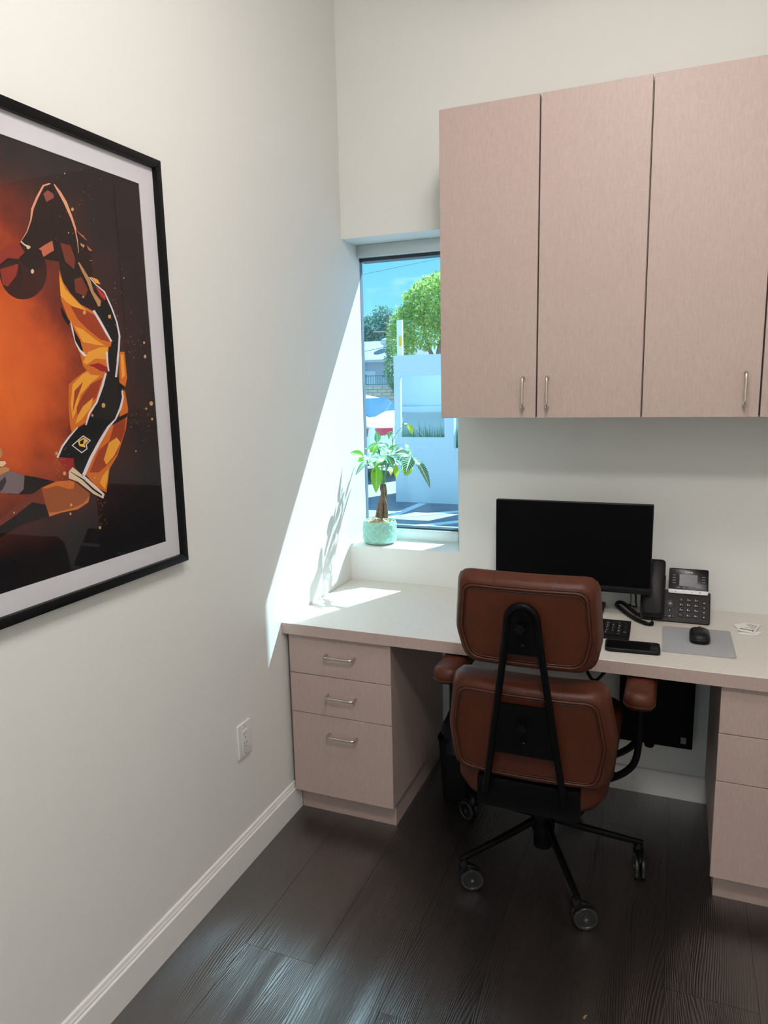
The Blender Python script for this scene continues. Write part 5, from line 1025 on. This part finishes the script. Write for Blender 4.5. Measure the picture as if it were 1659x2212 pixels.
# a scrap of dry leaf on the floor
bm = bmesh.new(); V = [bm.verts.new(p) for p in ((1.113, -1.117, .0005), (1.119, -1.108, .004), (1.124, -1.103, .001), (1.121, -1.112, .0035), (1.118, -1.119, .0008), (1.1165, -1.112, .005))]
for f in ((0, 5, 1), (1, 5, 3), (1, 3, 2), (5, 4, 3), (0, 4, 5)): bm.faces.new([V[i] for i in f])
o = obj('dry_leaf', to_mesh(bm), mat('dry_leaf', (.22, .12, .05), .7)); tag(o, 'small scrap of dry brown leaf on the dark floor', 'leaf')

# ---------------------------------------------------------------- potted money tree on the sill
PX, PYY = .101, .084
pt = thing('potted_plant', 'small braided-trunk plant in a mint scalloped pot on the window sill', 'plant', (PX, PYY, ZS))
M_POT = mat('pot_glaze', (.27, .54, .44), .28); M_GROOVE = mat('pot_groove', (.62, .80, .72), .4); M_FOOT = mat('pot_foot', (.62, .55, .45), .7)
PRF = [(0, .0005), (.050, .0005), (.058, .004), (.066, .010), (.0705, .018), (.0715, .03), (.0712, .06), (.0700, .085), (.0690, .098), (.0670, .1005), (.0645, .098), (.0640, .085), (0, .082)]
pot = lathe('pot', PRF, M_POT, pt, 48, (PX, PYY, ZS))
lathe('pot_foot', [(.040, .0001), (.0515, .0001), (.0585, .0040), (.0575, .0044), (.05, .0008)], M_FOOT, pot, 40, (PX, PYY, ZS))
def prad(z): 
    for (r0, z0), (r1, z1) in zip(PRF[1:], PRF[2:9]):
        if z0 <= z <= z1: return r0+(r1-r0)*(z-z0)/(z1-z0)
    return .0712 if z < .09 else .069
nS = 14; SW = 2*pi/nS; SHH = .0200
for rI in range(5):
    zb = .006+rI*.0165; grid = []
    bm = bmesh.new(); base_ang = 0
    def P(da, dz, pr_): z_ = min(max(zb+dz, .004), .0935); r_ = prad(z_)+pr_; return (r_*cos(da), r_*sin(da), z_)
    nA = 10; rim0 = []; rim1 = []; low = []
    for k in range(nA+1):
        a = pi*k/nA; da = cos(a)*SW/2*.97; dz = sin(a)*SHH*.98
        rim0.append(bm.verts.new(P(da, dz, .0002))); rim1.append(bm.verts.new(P(da*.93, dz*.92, .0022)))
    for k in range(nA): bm.faces.new((rim0[k], rim0[k+1], rim1[k+1], rim1[k])).material_index = 1
    inner = [bm.verts.new(P(cos(pi*k/nA)*SW/2*.5, sin(pi*k/nA)*SHH*.5, .0012)) for k in range(nA+1)]
    for k in range(nA): bm.faces.new((rim1[k], rim1[k+1], inner[k+1], inner[k]))
    c0 = bm.verts.new(P(0, 0, .0002))
    for k in range(nA): bm.faces.new((inner[k], inner[k+1], c0))
    me = to_mesh(bm, True)
    for k in range(nS):
        o = bpy.data.objects.new('scale', me); COL.objects.link(o); o.parent = pot
        if not me.materials: me.materials.append(M_POT); me.materials.append(M_GROOVE)
        o.location = Vector((PX, PYY, ZS))-ORG[pot.name]; o.rotation_euler = (0, 0, (k+(.5 if rI % 2 else 0))*SW)
        ORG[o.name] = Vector((PX, PYY, ZS))
# bark chips filling the pot
bm = bmesh.new(); rp_ = random.Random(5)
for k in range(170):
    a = rp_.uniform(0, 2*pi); r_ = .058*math.sqrt(rp_.random()); h_ = .088+.012*(1-r_/.06)+rp_.uniform(0, .006); s_ = rp_.uniform(.004, .009)
    Mx = Matrix.Translation((PX+r_*cos(a), PYY+r_*sin(a), ZS+h_)) @ Matrix.Rotation(rp_.uniform(0, 6), 4, Vector((rp_.uniform(-1, 1), rp_.uniform(-1, 1), 1)).normalized())
    bm_box(bm, -s_, s_, -s_*.5, s_*.5, -s_*.3, s_*.3, Mx)
o = obj('bark_mulch', to_mesh(bm), mat('bark_chips', (.50, .38, .24), .8, var=.35, vscale=60), pt); o['kind'] = 'stuff'
M_BARK = mat('trunk_bark', (.16, .105, .065), .75, bump=(180, .5), var=.35, vscale=70); M_STEM = mat('green_stem', (.16, .33, .10), .5)
for i, pts in enumerate(TRUNKS): tube('braided_trunk', catmull(pts, 6), [.0105, .0045] if i < 4 else [.007, .004], M_BARK, pt, 9)
for pts, r_ in STEMS: tube('stem', catmull(pts, 6), [r_, r_*.75], M_STEM, pt, 7)
tube('tie', [(TRUNKS[1][-1][0]+.0095*cos(a), TRUNKS[1][-1][1]+.0095*sin(a), TRUNKS[1][-1][2]-.002) for a in [2*pi*k/16 for k in range(16)]], .0016, mat('tie_green', (.02, .20, .10), .5), pt, 6, True)
def leaf_mat(name, base, vein_and_sheen, trans):
    m, nt, b = new_mat(name); uv = N(nt, 'ShaderNodeUVMap'); sx = N(nt, 'ShaderNodeSeparateXYZ'); nt.links.new(uv.outputs[0], sx.inputs[0])
    ab = N(nt, 'ShaderNodeMath', operation='ABSOLUTE'); sb = N(nt, 'ShaderNodeMath', operation='SUBTRACT'); nt.links.new(sx.outputs['X'], sb.inputs[0]); sb.inputs[1].default_value = .5; nt.links.new(sb.outputs[0], ab.inputs[0])
    ph_ = N(nt, 'ShaderNodeMath', operation='MULTIPLY_ADD'); nt.links.new(ab.outputs[0], ph_.inputs[0]); ph_.inputs[1].default_value = -.45; nt.links.new(sx.outputs['Y'], ph_.inputs[2])
    mu = N(nt, 'ShaderNodeMath', operation='MULTIPLY'); nt.links.new(ph_.outputs[0], mu.inputs[0]); mu.inputs[1].default_value = 2*pi*9
    sn = N(nt, 'ShaderNodeMath', operation='SINE'); nt.links.new(mu.outputs[0], sn.inputs[0])
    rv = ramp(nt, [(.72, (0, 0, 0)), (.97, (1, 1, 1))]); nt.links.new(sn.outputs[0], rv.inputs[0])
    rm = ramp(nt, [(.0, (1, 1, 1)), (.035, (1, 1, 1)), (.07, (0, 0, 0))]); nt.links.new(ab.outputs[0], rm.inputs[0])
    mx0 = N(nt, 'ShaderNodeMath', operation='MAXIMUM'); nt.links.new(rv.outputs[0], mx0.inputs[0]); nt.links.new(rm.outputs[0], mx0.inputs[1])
    mc = N(nt, 'ShaderNodeMix', data_type='RGBA'); nt.links.new(mx0.outputs[0], mc.inputs[0]); mc.inputs[6].default_value = (*base, 1); mc.inputs[7].default_value = (*vein_and_sheen, 1)
    nt.links.new(mc.outputs[2], b.inputs['Base Color']); b.inputs['Roughness'].default_value = .3; b.inputs['Specular IOR Level'].default_value = .7
    bp = N(nt, 'ShaderNodeBump', Strength=.4, Distance=.001); nt.links.new(sn.outputs[0], bp.inputs['Height']); nt.links.new(bp.outputs[0], b.inputs['Normal'])
    tr = N(nt, 'ShaderNodeBsdfTranslucent'); nt.links.new(mc.outputs[2], tr.inputs['Color']); ms_ = N(nt, 'ShaderNodeMixShader', Fac=trans)
    out = nt.nodes['Material Output']; nt.links.new(b.outputs[0], ms_.inputs[1]); nt.links.new(tr.outputs[0], ms_.inputs[2]); nt.links.new(ms_.outputs[0], out.inputs[0]); return m
LM = dict(g=leaf_mat('leaf_green', (.16, .46, .04), (.34, .62, .12), .45), d=leaf_mat('leaf_dark', (.035, .20, .06), (.66, .86, .76), .2), m=leaf_mat('leaf_mid', (.06, .32, .09), (.55, .80, .55), .35), y=leaf_mat('leaf_lime', (.42, .62, .03), (.55, .72, .10), .5))  # pale veins of the dark leaves carry painted white sheen
def leaf(B, T, w_, kind, i):
    B, T = Vector(B), Vector(T); d = T-B; L_ = d.length; d.normalize()
    n0 = Vector((.50+.25*sin(i*2.1), -.50+.15*cos(i*2.9), .74+.2*cos(i*1.7))); n0 = (n0-d*n0.dot(d)).normalized(); s_ = d.cross(n0).normalized()
    bm = bmesh.new(); uvl = bm.loops.layers.uv.new('UVMap'); nv, nu = 10, 4; G = []
    for a in range(nv+1):
        t_ = a/nv; hw = max(.0003, w_/2*(sin(pi*min(1, t_**.92))**.8)*(1-.18*t_)*1.06); row_ = []
        for b_ in range(nu+1):
            q = b_/nu*2-1
            row_.append((bm.verts.new(B+d*(L_*t_)+s_*(hw*q)+n0*(.10*L_*sin(pi*t_)*.7+abs(q)*hw*.28-.02*L_*t_)), b_/nu, t_))
        G.append(row_)
    for a in range(nv):
        for b_ in range(nu):
            q = [G[a][b_], G[a][b_+1], G[a+1][b_+1], G[a+1][b_]]; f = bm.faces.new([v[0] for v in q])
            for lp, v in zip(f.loops, q): lp[uvl].uv = (v[1], v[2])
    me = bpy.data.meshes.new('leaf'); bm.to_mesh(me); bm.free()
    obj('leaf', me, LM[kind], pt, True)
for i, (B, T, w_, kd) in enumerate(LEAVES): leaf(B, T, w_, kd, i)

# ---------------------------------------------------------------- outside the window
ZG = -.06
def asphalt():
    m = mat('asphalt', (.27, .26, .30), .85, var=.18, vscale=3.0); return m
g = box('ground', -60, 40, .24, 120, ZG-.2, ZG, asphalt()); g['kind'] = 'structure'
g = box('rear_pavement', -40, 40, -60, YR-.13, ZG-.2, ZG, mat('concrete', (.32, .31, .29), .85)); g['kind'] = 'structure'  # unseen ground added outside the rear window to bounce daylight in
M_LINE = mat('road_paint', (.80, .82, .82), .7)
def stripe(a, b, w_, label):
    a, b = Vector(a), Vector(b); n_ = (b-a).normalized(); n_ = Vector((-n_.y, n_.x))*w_/2
    o = slab('parking_line', [a+n_, a-n_, b-n_, b+n_], ZG+.0005, ZG+.006, M_LINE, None, 0); tag(o, label, 'road marking', 'white parking lines')
stripe((-2.02, 4.9), (-1.92, 6.53), .11, 'white parking line running straight to the foot of the white wall')
stripe((-1.86, 5.54), (-.68, 6.56), .11, 'slanting white parking line crossing in front of the white wall')
stripe((-1.95, 4.50), (.0, 6.5), .13, 'slanting white parking line closer to the window')
M_STUCCO = mat('white_stucco', (.80, .83, .84), .8, bump=(90, .2)); M_STUCCO2 = mat('pale_blue_panel', (.62, .74, .80), .7)
ww = thing('garden_wall', 'white freestanding wall with rectangular openings beyond the parking lines', 'wall', (.5, 6.7, ZG))
WY0, WY1 = 6.6, 6.66
xs = (-2.335, -2.245, -1.622, -1.478, -.85, 4.0)
boxes('wall_slab', [(xs[0], xs[5], WY0, WY1, 1.667, 1.942), (xs[0], xs[5], WY0, WY1, ZG, .70), (xs[0], xs[1], WY0, WY1, .70, 1.667), (xs[1], xs[2], WY0, WY1, .70, .842), (xs[2], xs[3], WY0, WY1, .70, 1.667), (xs[4], xs[5], WY0, WY1, .70, 1.667)], M_STUCCO, ww)
boxes('opening_frame', [(xs[3]-.05, xs[3]-.003, WY0-.03, WY0-.001, .66, 1.70), (xs[3]-.003, xs[4], WY0-.03, WY0-.001, .66, .70)], M_STUCCO, ww)
sw = thing('screen_wall', 'pale blue panelled wall standing behind the openings', 'wall', (0, 8.0, ZG))
for k in range(5): box('panel', -2.58+k*.85, -2.585+(k+1)*.85, 7.35, 7.40, 1.24, 2.0 if False else 1.90, M_STUCCO2, sw, .004)
box('ledge', -2.58, 2.0, 7.28, 7.42, 1.155, 1.2395, M_STUCCO2, sw, .004)
box('lower_panel', -2.58, 2.0, 7.43, 7.47, ZG, 1.1545, M_STUCCO2, sw)
for k in range(4): box('post', -2.57+k*1.4, -2.49+k*1.4, 7.30, 7.36, ZG, 1.1545, M_STUCCO2, sw)
bm = bmesh.new(); rg = random.Random(9)
for k in range(1500):
    x_ = rg.uniform(-2.45, 0); y_ = rg.uniform(6.95, 7.2); h_ = rg.uniform(.72, 1.0) if rg.random() < .95 else rg.uniform(.95, 1.16); l_ = rg.uniform(-.05, .05); w_ = .008
    V = [bm.verts.new(p) for p in ((x_-w_, y_, ZG), (x_+w_, y_, ZG), (x_+l_*.5+w_*.7, y_+.01, h_*.6), (x_+l_*.5-w_*.7, y_+.01, h_*.6), (x_+l_*1.6, y_-.01, h_))]
    bm.faces.new(V[:4]); bm.faces.new((V[3], V[2], V[4]))
o = obj('ornamental_grass', to_mesh(bm), mat('grass_green', (.12, .30, .10), .6, var=.3, vscale=4)); tag(o, 'tall green grass growing behind the openings of the white wall', 'grass', kind='stuff')

# sign post behind the wall
sp = thing('sign_post', 'slim white post with a yellow tag standing behind the white wall', 'post', (-3.88, 11, ZG))
box('post', -3.936, -3.830, 10.96, 11.04, ZG, 2.797, mat('post_white', (.78, .76, .70), .6), sp)
box('yellow_tag', -3.890, -3.835, 10.95, 10.9595, 2.297, 2.478, mat('tag_yellow', (.85, .55, .02), .5), sp)

# parked car
def car():
    t = thing('parked_car', 'white parked car with a red tail lamp in front of the block wall', 'car', (-3.025, 8.906, ZG), radians(0), local=True)
    t.rotation_euler = (0, 0, radians(152))
    M_CAR = mat('car_white', (.80, .82, .84), .25, coat=.6); M_CG = mat('car_glass', (.03, .10, .20), .08, spec=.8); M_TL = mat('tail_red', (.62, .02, .05), .2)
    # stations along the length, rear (0) to front: x, half width, sill, belt, roof, roof half width
    S = [(0, .72, .36, .90, .93, .60), (.06, .80, .26, .95, .99, .62), (.35, .85, .22, .99, 1.06, .60), (.75, .88, .20, 1.00, 1.22, .60), (1.25, .90, .20, .99, 1.40, .60), (1.9, .91, .20, .97, 1.45, .62), (2.6, .91, .20, .95, 1.42, .62), (3.1, .90, .20, .94, 1.20, .60), (3.45, .89, .20, .93, .97, .62), (4.0, .86, .22, .86, .89, .60), (4.35, .78, .26, .74, .78, .55), (4.45, .66, .36, .64, .66, .5)]
    bm = bmesh.new(); rings = []
    for x_, w_, s_, b_, r_, rw in S:
        half = [(w_*.90, s_), (w_, s_+.18), (w_*1.01, (s_+b_)/2), (w_*.985, b_-.04), (w_*.95, b_), ((w_*.95*.45+rw*.55), b_+(r_-b_)*.6), (rw, r_-.015*(r_-b_)/.5), (rw*.7, r_+.012), (0, r_+.02)]
        rings.append([(x_, y_, z_) for y_, z_ in half]+[(x_, -y_, z_) for y_, z_ in half[-2::-1]])
    bm_loft(bm, rings); body = obj('body', to_mesh(bm, True), M_CAR, t); md = body.modifiers.new('s', 'SUBSURF'); md.levels = 1; md.render_levels = 2
    def quad(name, pts, m, off=.012):
        bm = bmesh.new(); P_ = [Vector(p) for p in pts]; n_ = (P_[1]-P_[0]).cross(P_[-1]-P_[0]).normalized()
        A = [bm.verts.new(p-n_*.02) for p in P_]; B_ = [bm.verts.new(p+n_*off) for p in P_]; bm.faces.new(A[::-1]); bm.faces.new(B_)
        for k in range(len(P_)): bm.faces.new((A[k], A[(k+1) % len(P_)], B_[(k+1) % len(P_)], B_[k]))
        obj(name, to_mesh(bm), m, t)
    quad('rear_window', [(.36, .50, 1.065), (.42, -.50, 1.075), (1.10, -.50, 1.36), (1.10, .50, 1.36)][::-1], M_CG, .02)
    for s in (-1, 1):
        q = [(1.15, s*.86, 1.02), (2.05, s*.865, 1.0), (2.05, s*.68, 1.36), (1.45, s*.68, 1.36)]; quad('side_window', q if s < 0 else q[::-1], M_CG, .03)
        q = [(2.12, s*.865, 1.0), (3.05, s*.855, .98), (2.75, s*.69, 1.33), (2.12, s*.68, 1.36)]; quad('side_window', q if s < 0 else q[::-1], M_CG, .03)
        bm = bmesh.new(); bm_loft(bm, [[(-.015, s*.30, .80), (-.015, s*.30, .90), (.06, s*.30, .90), (.06, s*.30, .80)], [(.0, s*.60, .78), (.0, s*.60, .91), (.1, s*.6, .91), (.1, s*.6, .78)], [(.08, s*.80, .78), (.08, s*.79, .91), (.16, s*.76, .91), (.16, s*.77, .78)], [(.34, s*.868, .83), (.34, s*.862, .91), (.36, s*.8, .91), (.36, s*.8, .83)]]); obj('tail_lamp', to_mesh(bm, True, 40), M_TL, t)
        for xw in (.85, 3.55): lathe('wheel', [(0, -.10), (.30, -.10), (.33, -.07), (.33, .07), (.30, .10), (.20, .09), (0, .07)], mat('tyre', (.02, .02, .022), .7), t, 28, M=Matrix.Translation((xw, s*.80, .33)) @ Matrix.Rotation(-s*pi/2, 4, 'X'))
    box('bumper_trim', -.02, .10, -.70, .70, .30, .42, mat('trim_grey', (.10, .10, .11), .5), t, .02)
    box('number_plate', -.025, -.005, -.16, .16, .56, .68, mat('plate', (.55, .55, .50), .5), t)
car()

# block wall with iron railing
bw = thing('block_wall', 'tan brick boundary wall topped by a dark iron railing', 'wall', (-8.2, 20.3, ZG))
box('mortar_core', -11.6, -4.6, 20.05, 20.3, ZG, 1.500, mat('mortar', (.50, .46, .42), .9), bw)
M_BRK = mat('tan_block', (.80, .62, .48), .85, var=.16, vscale=1.4)
bk0 = box('brick', -9.6, -9.6+.325, 20.0, 20.2, 0, .1, M_BRK, bw, .006, seg=1)
first = True
for rI in range(11):
    for cI in range(9):
        off = Vector((cI*.335 + (.1675 if rI % 2 else 0), 0, 1.40-rI*.1085))
        if rI == 0 and cI == 0: bk0.location += off; ORG[bk0.name] = ORG[bk0.name]+off; b_off = off; continue
        clone(bk0, bw, off-b_off)
box('coping', -11.6, -4.6, 19.98, 20.32, 1.5005, 1.545, mat('coping', (.66, .62, .58), .8), bw)
M_IRON = mat('iron_green', (.10, .20, .22), .6)
rl_ = box('railing_rail', -11.6, -4.6, 20.12, 20.16, 1.835, 1.862, M_IRON, bw); clone(rl_, bw, (0, 0, -.29))
pk = box('picket', -9.5, -9.482, 20.13, 20.15, 1.55, 1.85, M_IRON, bw)
for k in range(1, 36): clone(pk, bw, (.085*k, 0, 0))
for k in range(4): box('railing_post', -9.36+k*.78, -9.32+k*.78, 20.11, 20.17, 1.546, 1.90, M_IRON, bw)

# house far behind
hs_ = thing('house', 'pale grey house with a low shingle roof behind the iron railing', 'house', (-12.5, 32, ZG))
box('walls', -16, -11.72, 30, 35, ZG, 2.66, mat('house_wall', (.40, .43, .48), .8), hs_)
bm = bmesh.new(); bm_loft(bm, [[(-16.4, 29.6, 2.70), (-16.4, 32.5, 3.55 if False else 3.75), (-16.4, 35.4, 2.7), (-16.4, 32.5, 2.6)], [(-11.1, 29.6, 2.70), (-11.1, 32.5, 3.75), (-11.1, 35.4, 2.7), (-11.1, 32.5, 2.6)]]); obj('roof', to_mesh(bm), mat('shingles', (.34, .35, .38), .9, var=.15, vscale=6), hs_)
box('eave', -16.4, -11.1, 29.57, 29.63, 2.60, 2.72, mat('eave_white', (.55, .55, .56), .7), hs_)
gd = box('garage_door', -13.6, -12.3, 29.97, 30.02, ZG, 2.20, mat('garage_grey', (.60, .64, .70), .7), hs_)
bm = bmesh.new(); bm_lathe(bm, [(.18, 0), (.18, .22), (.30, .26), (.33, .40), (.22, .52), (0, .56)], 16, (-12.15, 31.2, 3.24)); obj('roof_vent', to_mesh(bm, True), mat('vent_white', (.75, .75, .75), .6), hs_)

# utility pole with wires
up = thing('utility_pole', 'brown wooden utility pole with a crossarm beside the house', 'pole', (-11.6, 30.6 if False else 29.0, ZG))
lathe('pole', [(0, 0), (.10, 0), (.085, 4.75), (0, 4.75)], mat('pole_wood', (.26, .20, .15), .9), up, 12, (-11.22, 29.0, ZG))
tube('crossarm', [(-11.95, 29.0, 3.95), (-10.7, 29.0, 3.88)], .045, MATS['pole_wood'], up, 6)
for k, z_ in enumerate((3.95, 3.25)): tube('wire', catmull([(-11.3, 29.0, z_), (-14, 29.5, z_-.25), (-18, 30, z_-.1)], 6), .012, M_CBL, up, 5)
for k, (a, b, lb) in enumerate((((-16, 29, 6.15), (2, 29, 8.10), 'lower of two thin wires crossing the sky'), ((-16, 29, 6.70), (2, 29, 8.65), 'upper of two thin wires crossing the sky'))):
    o = tube('overhead_wire', catmull([a, tuple((p+q)/2 for p, q in zip(a, b)), b], 8), .014, mat('wire_grey', (.20, .30, .36), .6), None, 5); tag(o, lb, 'wire', 'wires across the sky')
# trees: clouds of leaf cards with real trunks
def tree(label, blobs, nleaf, size, m, trunk, seed, cat='tree'):
    r_ = random.Random(seed); c0 = blobs[0][0]
    t = thing('leafy_tree', label, cat, (c0[0], c0[1], ZG), group='trees beyond the parking area')
    vs, fs = [], []; tot = sum(b[1][0]*b[1][1]*b[1][2] for b in blobs)
    for c_, R_ in blobs:
        n_ = int(nleaf*R_[0]*R_[1]*R_[2]/tot)
        for k in range(n_):
            while True:
                p = Vector((r_.uniform(-1, 1), r_.uniform(-1, 1), r_.uniform(-1, 1)))
                if .25 < p.length < 1 and r_.random() < p.length**2: break
            q = Vector(c_)+Vector((p.x*R_[0], p.y*R_[1], p.z*R_[2])); d1 = Vector((r_.gauss(0, 1), r_.gauss(0, 1), r_.gauss(-.5, 1))).normalized(); d2 = d1.orthogonal().normalized()
            d2 = (d2*cos(k)+d1.cross(d2)*sin(k)); s_ = size*r_.uniform(.6, 1.3); b0 = len(vs)
            vs += [q, q+d1*s_*.5+d2*s_*.22, q+d1*s_, q+d1*s_*.5-d2*s_*.22]; fs.append((b0, b0+1, b0+2, b0+3))
    me = bpy.data.meshes.new('foliage'); me.from_pydata([tuple(v) for v in vs], [], fs); o = obj('foliage', me, m, t); o['kind'] = 'stuff'
    for k, (pts, ra) in enumerate(trunk): tube('trunk' if k == 0 else 'branch', catmull(pts, 5), ra, mat('tree_bark', (.34, .20, .15), .85), t, 8)
def fol(name, c0, c1, tr):
    m, nt, b = new_mat(name); geo = N(nt, 'ShaderNodeNewGeometry'); r = ramp(nt, [(0, c0), (1, c1)]); nt.links.new(geo.outputs['Random Per Island'], r.inputs[0]); nt.links.new(r.outputs[0], b.inputs['Base Color']); b.inputs['Roughness'].default_value = .6
    tl = N(nt, 'ShaderNodeBsdfTranslucent'); nt.links.new(r.outputs[0], tl.inputs[0]); ms_ = N(nt, 'ShaderNodeMixShader', Fac=tr); nt.links.new(b.outputs[0], ms_.inputs[1]); nt.links.new(tl.outputs[0], ms_.inputs[2]); nt.links.new(ms_.outputs[0], nt.nodes['Material Output'].inputs[0]); return m
F1 = fol('foliage_bright', (.24, .42, .12), (.72, .78, .22), .42); F2 = fol('foliage_blue_green', (.10, .22, .16), (.24, .38, .28), .25); F3 = fol('foliage_shrub', (.12, .26, .12), (.30, .44, .22), .3)
tree('big bright green tree rising behind the white wall', [((-5.2, 18.3, 3.9), (1.25, 1.0, .85)), ((-5.95, 18.2, 3.3), (.85, .8, .75)), ((-4.0, 18.4, 3.7), (1.2, 1.0, 1.1)), ((-5.6, 18.6, 4.25), (.7, .7, .42)), ((-6.5, 18.1, 3.0), (.42, .5, .75)), ((-4.8, 18.4, 4.55), (.6, .6, .35))], 15000, .13, F1,
     [([(-5.35, 18.4, ZG), (-5.45, 18.4, 1.5), (-5.40, 18.4, 2.5), (-5.1, 18.3, 3.2)], [.16, .08]), ([(-5.45, 18.4, 2.0), (-5.75, 18.3, 2.7), (-5.9, 18.3, 3.4)], [.08, .03]), ([(-5.40, 18.4, 2.2), (-4.9, 18.3, 2.9), (-4.5, 18.4, 3.6)], [.09, .03])], 11)
tree('distant blue-green tree behind the house', [((-16.6, 40, 5.0), (1.3, 1.2, .75)), ((-15.9, 40, 5.9), (.65, .7, .45)), ((-17.6, 40, 4.4), (1.6, 1.2, .8)), ((-15.6, 40, 4.3), (1.2, 1, .9))], 5200, .22, F2,
     [([(-16.2, 40.2, ZG), (-16.2, 40.2, 3), (-16.3, 40.1, 5)], [.2, .06]), ([(-16.2, 40.2, 3.2), (-15.8, 40.1, 4.5), (-15.8, 40, 5.6)], [.09, .03])], 12)
tree('low leafy shrub leaning over the block wall', [((-7.0, 19.3, 2.2), (.55, .5, .95)), ((-6.7, 19.2, 1.7), (.6, .5, .8))], 2600, .12, F3, [([(-6.9, 19.4, ZG), (-6.9, 19.4, 1.2), (-6.95, 19.3, 2.2)], [.06, .02])], 13, 'shrub')
